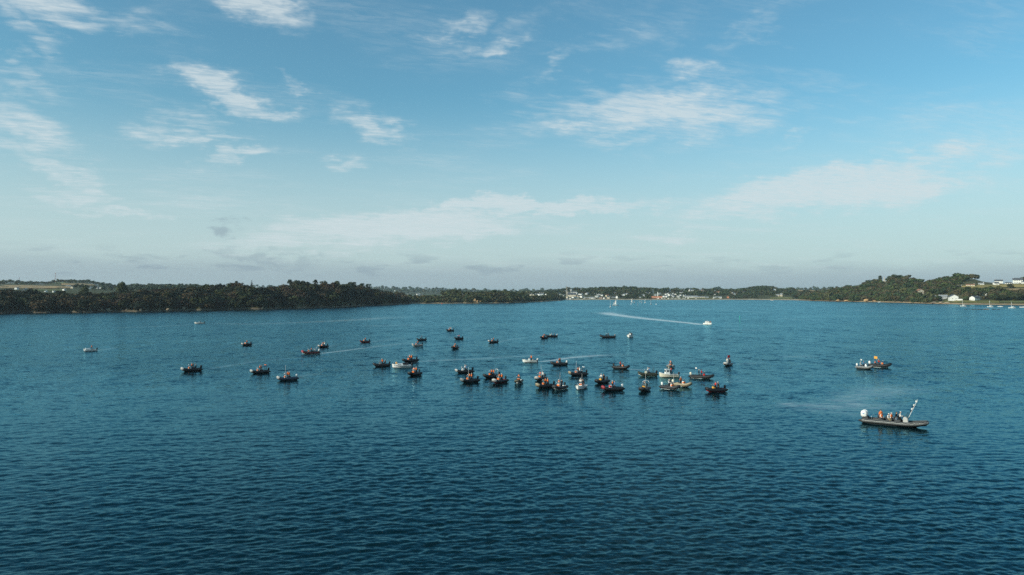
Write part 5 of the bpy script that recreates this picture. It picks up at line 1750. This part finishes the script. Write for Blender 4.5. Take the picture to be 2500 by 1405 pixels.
rib(1468, 936, 238, 32, 'black inflatable with amber panel and standing figures right of the white open boat', 'the amber-panelled black inflatable', con='black', panel='amber', crew=H3(WW, DK, OJ), motor='charcoal')
rib(1493, 954, 202, 43, 'black inflatable with red bow at the very front of the group', 'the red-bowed front inflatable', bow='red', con='white', crew=H2(OW, BL), motor='white', panel='redcloth', bag='whitecloth')
rib(1518, 901, 336, 34, 'moving black inflatable with churned white wake, driver in red', 'the moving inflatable with white wake', con='grey', crew=H2(RD, O), bag='whitecloth')
rib(1579, 918, 192, 41, 'olive black inflatable with tall cream console and pale bow', 'the olive inflatable with cream console', tube='olive', hull='cream', con='cream', crew=H2(WW, BL), arch='dark', panel=None, bow=None)
rib(1572, 955, 256, 31, 'black inflatable seen bow-on with amber panel and roll bars at the front', 'the bow-on inflatable with roll bars', tube='charcoal', con='black', panel='amber', arch='metal', antenna=1, crew=H1(DW), hull='black')
rib(1636, 899, 258, 23, 'grey bow-on inflatable behind the white wheelhouse boat', 'the grey inflatable behind the wheelhouse boat', tube='grey', hull='cream', con='pale', crew=H1(OW), size='small')
rib(1638, 951, 322, 42, 'dark inflatable with gleaming white hull and console, bow to the right', 'the dark inflatable with white hull', tube='charcoal', hull='white', con='white', motor='white', antenna=1, crew=H2(WW, DK), bow=None)
rib(1666, 944, 330, 35, 'tan inflatable with white hull lying beside the gleaming white hulled one', 'the tan inflatable', tube='tan', hull='white', con='white', motor='cream', crew=H2(OW, O), strake='olive', bow=None)
rib(1715, 924, 346, 52, 'long black inflatable pointing right with red-clad crew member', 'the long black inflatable pointing right', tube='black', hull='white', con='charcoal', size='long', crew=crew((RD, 'helm', 0, .2), (DW, 'stand', -.3, -.2)), motor='cream', panel='redcloth', flag='whitecloth')
rib(1745, 957, 214, 39, 'black inflatable with dark red hull at the right front of the group', 'the right front red-hulled inflatable', tube='black', hull='red', con='black', panel='amber', crew=H2(RD, DW), back=True)
rib(1776, 893, 250, 23, 'grey inflatable flying a red flag right of the group', 'the grey inflatable with red flag', tube='grey', bow='pale', con='grey', crew=H2(WW, DK), flag='redcloth', size='small', panel=None)
rib(2112, 901, 340, 28, 'grey inflatable side by side with the amber-flagged one at right', 'the grey inflatable at right', tube='grey', con='white', motor='white', crew=H3(BL, WW, WW), panel=None, size='small', flag='whitecloth')
rib(2150, 897, 352, 48, 'black inflatable flying an amber flag at right', 'the amber-flagged inflatable', tube='black', hull='white', con='grey', size='mid', crew=H3(RD, OW, OJ), flag='amber', motor='white', bow=None)


# ------------------------------------------------------------------ white boats
def hull_mesh(L, B, fb, flare=.8, draft=.35, bow_rise=.45, name='hull', n=14):
    b = MB()
    rings = []
    for k in range(n + 1):
        u_ = k / n
        x = -L / 2 + u_ * L
        w = B / 2 * (0.90 + .10 * math.sin(min(u_ * 2, 1) * math.pi / 2) if u_ < .5 else max(.015, math.cos((u_ - .5) / .5 * math.pi / 2) ** .62))
        zt = fb + bow_rise * max(0, u_ - .35) ** 2 / .42
        rake = .28 * max(0, u_ - .8) / .2
        kz = -draft if u_ < .75 else -draft + (draft + fb * .25) * ((u_ - .75) / .25) ** 2
        wc = w * flare if u_ < .95 else w * .5
        zc = max(kz + .03, .08 + .12 * u_)
        rings.append([(x, w, zt), (x - rake * .4, wc, zc), (x - rake, 0, kz), (x - rake * .4, -wc, zc), (x, -w, zt)])
    b.loft(rings)
    return b.mesh(name), rings


def rim_mesh(rings, r=.05):
    b = MB()
    b.tube([q_[0] for q_ in rings] + [q_[4] for q_ in reversed(rings)], r, 6)
    return b.mesh('gunwale', True)


def open_boat(px, py, yaw, wpx, label, short, L=5.2, B=2.1, col_='white', crew_=(), cuddy=False, antenna=0, motor='white', panel=None, wake=0):
    p, rz, s = place(px, py, yaw, wpx, L, B)
    e = empty('motorboat', p, rz, s)
    tag(e, label, 'boat')
    hm_, rings = hull_mesh(L, B, .62)
    h = link('hull', hm_, C[col_], e)
    link('gunwale', rim_mesh(rings), C['cream'], h)
    b = MB()
    b.loft([[(r_[0][0], r_[0][1] * .86, .625 + (r_[0][2] - .62) * .9), (r_[4][0], r_[4][1] * .86, .625 + (r_[0][2] - .62) * .9)] for r_ in rings[1:-1]], closed=False, caps=False)
    link('inner_deck', b.mesh('inner_deck'), C['pale'], e)
    if cuddy:
        b = MB()
        b.box(.95, 0, .92, 2.0, 1.45, .55, .72, .78, -.18)
        cd = link('cuddy', b.mesh('cuddy'), C['white'], e)
        link('windscreen', MB().box(.05, 0, 1.28, .05, 1.15, .34, 1, .88, -.16).mesh('windscreen'), C['screen'], cd)
    else:
        co = link('console', SP['console'], C['white'], e, (.25, 0, .5))
        link('windscreen', SP['screen'], C['screen'], co)
        if panel: link('orange_panel', SP['panel'], C[panel], co)
        link('steering_wheel', SP['wheel'], C['charcoal'], co)
    link('bow_rail', MB().tube([(L * .2, B * .36, .8), (L * .3, B * .33, 1.25), (L * .46, .0, 1.38), (L * .3, -B * .33, 1.25), (L * .2, -B * .36, .8)], .022, 6).mesh('bow_rail', True), C['metal'], e)
    link('seat', SP['seat'], C['pale'], e, (-1.0, 0, .45))
    outboard(e, -L / 2 - .25, 0, motor, 1.0, .15)
    if antenna: link('antenna', SP['antenna'], C['white'], e, (.3, .35, .2))
    mw = Matrix.Translation(p) @ Matrix.Rotation(rz, 4, 'Z') @ Matrix.Scale(s, 4)
    for who, cl, pose, x, y in crew_:
        person(mw, -.55 + x, y, .42 if pose != 'sit' else .52, 0, pose, cl[0], 'dark', cl[2], f'{who} {short}', 'people aboard the boats', cl[1])
    return e


open_boat(220, 858, 196, 27, 'small white cuddy boat far out at left', 'the white cuddy boat at left', L=4.8, cuddy=True, crew_=crew((O, 'helm', -.2, 0)), motor='charcoal')
open_boat(487, 791, 182, 22, 'low white boat with dark motor near the left headland', 'the low white boat near the headland', L=5.6, crew_=crew((DK, 'sit', -.2, 0)), motor='black')
open_boat(1538, 824, 262, 20, 'small white boat pointing at the viewer right of the long black inflatable', 'the small white bow-on boat', L=4.8, B=2.2, crew_=crew((O, 'helm', 0, 0), (DK, 'sit', -.4, .5)), motor='black')
open_boat(1293, 885, 187, 37, 'white open boat with orange-clad driver above the group', 'the white open boat above the group', L=5.0, crew_=crew((OJ, 'helm', 0, 0), (OJ, 'stand', -.1, .4)), motor='white')
open_boat(1418, 949, 256, 36, 'large white open boat pointing at the viewer in the middle of the group', 'the large white bow-on boat', L=6.0, B=2.5, antenna=1, panel='orange', crew_=crew((WW, 'helm', 0, -.2), (DK, 'stand', 1.2, .7)), motor='charcoal')

# white cabin cruiser
p, rz, s = place(981, 898, 188, 48, 6.2, 2.3)
e = empty('cabin_cruiser', p, rz, s)
tag(e, 'white cabin cruiser with dark side stripe left of the group', 'boat')
hm_, rings = hull_mesh(6.2, 2.3, .80, bow_rise=.5)
h = link('hull', hm_, C['white'], e)
b = MB()
for s_ in (0, 4):
    pts = [(r_[s_][0], r_[s_][1] * 1.012, r_[s_][2] - .24) for r_ in rings[:-1]]
    b.tube(pts, .055, 6)
link('side_stripe', b.mesh('side_stripe', True), C['stripe'], h)
link('gunwale', rim_mesh(rings), C['white'], h)
b = MB(); b.box(1.0, 0, 1.10, 2.6, 1.6, .50, .62, .72, -.32)
cb = link('cabin', b.mesh('cabin'), C['white'], e)
link('windscreen', MB().box(-.28, 0, 1.52, .06, 1.35, .45, 1, .85, -.2).mesh('windscreen'), C['screen'], cb)
for s_ in (-1, 1): link('cabin_window', MB().box(.75, s_ * .715, 1.10, 1.1, .04, .20, .9, 1).mesh('cabin_window'), C['screen'], cb)
link('hatch', MB().box(1.3, 0, 1.36, .55, .55, .06).mesh('hatch'), C['screen'], cb)
link('rear_canopy', MB().box(-1.3, 0, 1.25, 1.7, 1.7, .55, .8, .85).mesh('rear_canopy'), C['dark'], e)
link('bow_rail', MB().tube([(.2, .95, 1.0), (1.2, .85, 1.6), (2.9, 0, 1.9), (1.2, -.85, 1.6), (.2, -.95, 1.0)], .022, 6).mesh('bow_rail', True), C['metal'], e)
outboard(e, -3.35, 0, 'black', 1.1, .2)
mw = Matrix.Translation(p) @ Matrix.Rotation(rz, 4, 'Z') @ Matrix.Scale(s, 4)
tag(link('mooring_buoy', SP['buoy'], C['amber'], None, mw @ Vector((1.7, 0, 1.45))), 'orange ball fender on the foredeck of the white cabin cruiser', 'fender')

# white wheelhouse boat
p, rz, s = place(1632, 921, 200, 38, 5.6, 2.2)
e = empty('wheelhouse_boat', p, rz, s)
tag(e, 'white fishing boat with upright wheelhouse inside the group', 'boat')
hm_, rings = hull_mesh(5.6, 2.2, .80, bow_rise=.6)
h = link('hull', hm_, C['cream'], e)
link('gunwale', rim_mesh(rings, .07), C['white'], h)
b = MB()
b.loft([[(r_[0][0], r_[0][1] * .86, .80 + (r_[0][2] - .8) * .9), (r_[4][0], r_[4][1] * .86, .80 + (r_[0][2] - .8) * .9)] for r_ in rings[1:-1]], closed=False, caps=False)
link('inner_deck', b.mesh('inner_deck'), C['pale'], e)
wh = link('wheelhouse', MB().box(.45, 0, 1.45, 1.25, 1.25, 1.5, .86, .9, -.06).mesh('wheelhouse'), C['white'], e)
link('wheelhouse_roof', MB().box(.35, 0, 2.26, 1.5, 1.4, .09).mesh('wheelhouse_roof'), C['white'], wh)
link('windscreen', MB().box(1.02, 0, 1.78, .05, 1.0, .48, 1, .92, -.05).mesh('windscreen'), C['screen'], wh)
for s_ in (-1, 1): link('side_window', MB().box(.38, s_ * .605, 1.80, .7, .04, .42).mesh('side_window'), C['screen'], wh)
link('antenna', SP['antenna'], C['white'], e, (.0, .3, .9), None, (1, 1, .8))
outboard(e, -3.05, 0, 'charcoal', 1.0, .2)
mw = Matrix.Translation(p) @ Matrix.Rotation(rz, 4, 'Z') @ Matrix.Scale(s, 4)
person(mw, -.75, 0, .66, 0, 'stand', 'redcloth', 'dark', 'hair', 'person in red jacket behind the wheelhouse of the white fishing boat', 'people aboard the boats', None)

# motor cruiser under way
p, rz, s = place(1728, 793, 318, 24, 7.4, 2.7)
e = empty('motor_cruiser', p, rz, s)
tag(e, 'white motor cruiser under way with a long curved wake', 'boat')
hm_, rings = hull_mesh(7.4, 2.7, 1.15, bow_rise=.5)
h = link('hull', hm_, C['white'], e)
link('gunwale', rim_mesh(rings, .06), C['cream'], h)
cb = link('cabin', MB().box(.2, 0, 1.75, 4.2, 2.0, 1.15, .84, .88, -.15).mesh('cabin'), C['white'], e)
link('cabin_roof', MB().box(.0, 0, 2.42, 4.1, 2.1, .14, .95, .95).mesh('cabin_roof'), C['white'], cb)
for s_ in (-1, 1): link('side_window', MB().box(.1, s_ * .965, 1.92, 3.0, .06, .42, .92, 1).mesh('side_window'), C['screen'], cb)
link('windscreen', MB().box(2.08, 0, 1.92, .06, 1.7, .5, 1, .9, -.12).mesh('windscreen'), C['screen'], cb)
link('bow_rail', MB().tube([(1.2, 1.1, 1.4), (2.2, .9, 2.0), (3.5, 0, 2.3), (2.2, -.9, 2.0), (1.2, -1.1, 1.4)], .03, 6).mesh('bow_rail', True), C['metal'], e)
link('swim_platform', MB().box(-3.9, 0, .3, .7, 2.2, .12).mesh('swim_platform'), C['cream'], e)
b = MB(); b.tube([(-.6, 0, 2.45), (-.7, 0, 3.3)], .05, 6).box(-.65, 0, 3.2, .15, .9, .15)
link('radar_mast', b.mesh('radar_mast'), C['white'], e)
mw = Matrix.Translation(p) @ Matrix.Rotation(rz, 4, 'Z') @ Matrix.Scale(s, 4)
person(mw, 2.5, .2, 1.25, 0, 'sit', 'orange', 'dark', 'hair', 'person in orange sitting on the bow of the white motor cruiser', 'people aboard the boats', None)
person(mw, -2.6, .4, .7, 0, 'stand', 'dark', 'dark', 'hair', 'dark figure in the cockpit of the white motor cruiser', 'people aboard the boats', None)

# ------------------------------------------------------------------ the long passenger inflatable in front
A, Bw = at(2113, 1031), at(2262, 1046)
dv = Bw - A
LL = dv.length + .55
BB, rr = 2.7, .30
e = empty('passenger_inflatable', (A + Bw) / 2, math.atan2(dv.y, dv.x))
tag(e, 'long grey passenger inflatable with white motor and seven people, nearest at right', 'inflatable boat')
M = rib_meshes(LL, BB, rr)
link('hull', M['hull'], C['charcoal'], e)
tb = link('inflatable_tube', M['tube'], mat('slate_tube', (0.040, 0.041, 0.040), 0.55, 0.2, 2.0, 0.4), e)
link('rubbing_strake', M['strake'], C['grey'], tb)
link('lit_tube_top', MB().tube([(x, y, z + .13) for x, y, z in tube_path(LL, BB, rr)], rr * .60, 12).mesh('lit_tube_top', True), mat('lit_top_grey', (0.13, 0.13, 0.125), 0.7, 0.2, 2.0, 0.3), tb, (0, 0, .012))  # added paler strip painting the lit top of the tube
rope = []
TP = tube_path(LL, BB, rr)
for i_, (x, y, z) in enumerate(TP):
    q_ = Vector(TP[min(i_ + 1, len(TP) - 1)]) - Vector(TP[max(i_ - 1, 0)])
    nr = Vector((q_.y, -q_.x, 0)).normalized() * -1
    rope.append((x + nr.x * rr * .93, y + nr.y * rr * .93, z + .16 - (.07 if i_ % 2 else 0)))
link('grab_line', MB().tube(rope, .018, 5).mesh('grab_line', True), C['whitecloth'], tb)
link('deck', M['deck'], C['pale'], e)
link('transom', M['transom'], C['grey'], e)
for y in (.38, -.38):
    m_ = outboard(e, -LL * .47 - .15, y, 'white', 1.55, -.05)
    for s_ in (-1, 1): link('decal', MB().box(-.02, s_ * .190, .95, .16, .008, .07).mesh('decal'), C['blue'], m_)
cx = LL * .16
co = link('console', SP['console'], C['pale'], e, (cx, 0, .31), None, (1.15, 1.3, 1.2))
link('windscreen', SP['screen'], C['screen'], co)
link('steering_wheel', SP['wheel'], C['charcoal'], co)
link('grab_rail', SP['grab'], C['charcoal'], co)
for i, x in enumerate((cx - 1.1, cx - 2.2, cx - 3.3)):
    for y in (.45, -.45):
        st_ = link('seat', SP['seat'], C['charcoal'], e, (x, y, .31))
        link('backrest', SP['backrest'], C['charcoal'], st_)
link('stern_rail', MB().tube([(-LL * .36, .9, .6), (-LL * .36, .85, 1.25), (-LL * .36, -.85, 1.25), (-LL * .36, -.9, .6)], .03, 6).mesh('stern_rail', True), C['metal'], e)
e_mw = Matrix.Translation(e.location) @ Matrix.Rotation(e.rotation_euler.z, 4, 'Z')
# flag staff with signal flags
f = empty('signal_flag_staff', e_mw @ Vector((cx + .15, .2, 1.2)), e.rotation_euler.z)
tag(f, 'slanting white staff with small signal flags on the long passenger inflatable', 'flag')
link('pole', MB().tube([(0, 0, -.2), (1.35, 0, 2.9)], [.04, .025], 6).mesh('pole'), C['white'], f)
for k, (z, c_) in enumerate(((2.75, 'whitecloth'), (2.2, 'whitecloth'), (1.95, 'dark'), (1.6, 'whitecloth'), (1.25, 'dark'))):
    link('cloth', SP['flag'], C[c_], f, (1.35 * z / 2.9, 0, z - .25), (0, 0, .6 * (k % 2)), (.32, 1, .42))
PX = [
    (cx - .85, .25, 'helm', 0, 'whitecloth', 'dark', 'whitecloth', None, 'person in white top and cap leaning on the console of the passenger inflatable'),
    (cx - 1.25, -.35, 'stand', -20, 'dark', 'jeans', 'hair', None, 'person in navy top and pale jeans standing behind the helm'),
    (cx - 2.15, .45, 'sit', -40, 'whitecloth', 'dark', 'whitecloth', 'orange', 'person in white with orange vest straps sitting amidships, rear of two'),
    (cx - 2.35, -.45, 'sit', -30, 'whitecloth', 'khaki', 'whitecloth', 'khaki', 'person in khaki trousers sitting amidships, nearer the viewer'),
    (cx - 3.35, -.42, 'sit', -30, 'whitecloth', 'dark', 'hair', 'orange', 'dark-haired person in white and orange sitting in the rear row'),
    (cx - 3.55, .45, 'stand', -60, 'orange', 'dark', 'hair', 'orange', 'person in bright orange jacket standing near the white motor'),
    (cx - 1.15, .55, 'sit', 0, 'dark', 'dark', 'hair', None, 'person in dark clothes sitting half hidden beside the helm'),
]
for x, y, pose, fc, jk, lg, hd, vs2, lb in PX:
    person(e_mw, x, y, .33 if pose != 'sit' else .42, fc, pose, jk, lg, hd, lb, 'people aboard the boats', None if vs2 == 'khaki' else vs2)


# ------------------------------------------------------------------ sailing boats and moorings
def yacht(px, py, top_py, L, label, yaw=200, sail=None, group=None, mizzen=False, mast_on=True):
    p = at(px, py)
    e = empty('sailing_boat', p, R(yaw) - math.atan2(p.x, p.y))
    tag(e, label, 'sailboat', group)
    hm_, rings = hull_mesh(L, L * .3, .75, flare=.72, draft=.4, bow_rise=.25)
    link('hull', hm_, C['white'], e)
    link('cabin', MB().box(-.02 * L, 0, .95, L * .38, L * .16, .4, .86, .8).mesh('cabin'), C['white'], e)
    if mast_on:
        H = max(4.0, CAMH + (HZ - top_py) * p.y / F)
        link('mast', MB().tube([(L * .06, 0, .7), (L * .06, 0, H)], [.16, .11], 8).mesh('mast'), C['white'], e)
        link('boom', MB().tube([(L * .06, 0, 1.9), (-L * .36, 0, 1.9)], .11, 6).mesh('boom'), C['white'], e)
        link('furled_sail', MB().tube([(L * .04, 0, 2.1), (-L * .32, 0, 2.1)], .2, 8).mesh('furled_sail', True), C['sail'], e)
        for s_ in (-1, 1):
            link('stay', MB().tube([(L * .06, 0, H * .97), (L * (.48 if s_ > 0 else -.48), 0, .9)], .025, 4).mesh('stay'), C['metal'], e)
        if sail:
            b = MB()
            vs_, fs_ = [], []
            for i in range(9):
                for j in range(7):
                    u_, w_ = i / 8, j / 6
                    x = L * .05 - u_ * L * .40 * (1 - w_ * .97)
                    vs_.append((x, .35 * math.sin(u_ * 3.1) * (1 - w_), 2.0 + w_ * (H - 2.4)))
            for i in range(8):
                for j in range(6):
                    a = i * 7 + j
                    fs_.append((a, a + 1, a + 8, a + 7))
            n_ = len(vs_)
            vs_ += [(x, y + .03, z) for x, y, z in vs_]
            fs_ += [tuple(q_ + n_ for q_ in reversed(f_)) for f_ in fs_]
            b.add(vs_, fs_)
            link('mainsail', b.mesh('mainsail', True), C['sail'], e)
        if mizzen:
            link('mizzen_mast', MB().tube([(-L * .38, 0, .7), (-L * .38, 0, H * .62)], .11, 8).mesh('mizzen_mast'), C['white'], e)
    return e


yacht(1490, 751.3, 733.5, 6.5, 'sailboat with bare mast, left and nearest of the far sailboats', 265)
yacht(1503, 746.5, 731.5, 9.5, 'white two-masted yacht right of the nearest sailboat', 8, sail=True, mizzen=True)
yacht(1542.5, 738.5, 728.5, 6.5, 'far sailboat with hoisted white sail against the beach', 300, sail=True)
yacht(1548.5, 741, 734.5, 6.0, 'small far sailboat just right of the hoisted sail', 250)
yacht(1562.5, 738.5, 731.5, 6.0, 'far sailboat in the middle of the row, closest to the beach', 265)
yacht(1567, 741, 732.5, 6.0, 'far sailboat in front of the one closest to the beach', 255)
yacht(1574.5, 740, 729.5, 6.5, 'far sailboat with tall mast right of the middle pair', 285)
yacht(1589, 744, 732, 6.5, 'rightmost far sailboat with thin mast', 255)
yacht(2351, 748.5, 731, 7.5, 'sailboat moored off the bright white gabled house at right', 185)
yacht(2417, 750.3, 733.5, 7.0, 'sailboat moored off the right beach left of the reef end', 180)
yacht(2470, 753, 738, 7.5, 'moored sailboat with thin mast right of the reef', 182)
yacht(2442, 749.8, 0, 6.5, 'low mastless white boat moored between two sailboats at right', 178, mast_on=False)
yacht(2497, 751.5, 0, 7.5, 'white mastless boat moored at the right edge', 180, mast_on=False)
yacht(2147, 738.6, 0, 6.0, 'tiny white boat moored below the statue hill', 182, mast_on=False)
yacht(1885, 734.4, 0, 7.0, 'tiny white boat moored below the villa', 185, mast_on=False)
for px, py, lb, c_ in [(1541, 743.5, 'white mooring buoy below the hoisted sail', 'white'), (1602, 744, 'pale mooring buoy right of the far sailboats', 'white'), (1079, 743, 'red mooring buoy off the small left beach', 'redcloth'), (2430, 744.8, 'white ball buoy on the right beach', 'white')]:
    tag(link('mooring_buoy', SP['buoy'], C[c_], None, at(px, py) + Vector((0, 0, .6 if px > 2400 else 0)), None, (3.2, 3.2, 3.2)), lb, 'buoy')
# green channel post
p = at(1806, 786.5)
g = empty('channel_post', p)
tag(g, 'slim green channel post standing in the water right of the motor cruiser', 'post')
link('pole', MB().tube([(0, 0, -2), (0, 0, 3.6)], [.18, .15], 10).mesh('pole'), C['green'], g)
link('topmark', MB().tube([(0, 0, 3.6), (0, 0, 4.3)], [.34, .02], 10).mesh('topmark'), C['green'], g)
p = at(1557, 747)
g = empty('channel_post', p)
tag(g, 'faint pale marker post below the far sailboats', 'post')
link('pole', MB().tube([(0, 0, -2), (0, 0, 4.0)], [.16, .12], 10).mesh('pole'), C['pale'], g)
link('topmark', MB().box(0, 0, 4.2, .4, .4, .4).mesh('topmark'), C['pale'], g)

# boats laid up on the harbour shore and their masts
small_hull, _r = hull_mesh(6.5, 2.3, .9, bow_rise=.3, name='laid_up_hull')
cab = MB().box(.3, 0, 1.4, 2.6, 1.6, 1.0, .75, .85).mesh('laid_up_cabin')
mst = MB().tube([(.4, 0, .9), (.4, 0, 12)], [.18, .12], 6).mesh('laid_up_mast')
for i, px in enumerate([1396, 1411, 1426, 1440, 1452, 1607, 1616, 1624, 1632, 1640, 1644, 1650, 1656, 1660, 1668, 1674, 1680, 1700, 1742, 1759]):
    p, t = L5.locate(px, 729.6 + (i % 3) * .35)
    e = empty('laid_up_boat', (p.x, p.y, p.z + .5), random.uniform(-1, 1))
    tag(e, 'white laid up boat with a mast along the shore of the far town' if i % 2 == 0 else 'white mastless boat laid up along the shore of the far town', 'boat', 'boats laid up on the town shore')
    link('hull', small_hull, C['white'], e)
    link('cabin', cab, C['white'], e)
    if i % 2 == 0: link('mast', mst, C['pale'], e)

# ================================================================== HAZE
hz = MB().box(0, 7000, 44.0, 28400, 14600, 96)
hme = hz.mesh('haze')
hm = bpy.data.materials.new('sea_haze')
hm.use_nodes = True
n = NT(hm.node_tree)
pv = n.n('ShaderNodeVolumePrincipled')
pv.inputs['Color'].default_value = (0.78, 0.90, 0.96, 1)
pv.inputs['Density'].default_value = 0.00005
pv.inputs['Anisotropy'].default_value = 0.25
ho = n.n('ShaderNodeOutputMaterial')
n.l(pv.outputs[0], ho.inputs['Volume'])
hme.materials.append(hm)
haze = bpy.data.objects.new('haze', hme)
col.objects.link(haze)
tag(haze, 'thin pale sea haze over the bay', 'haze', kind='stuff')
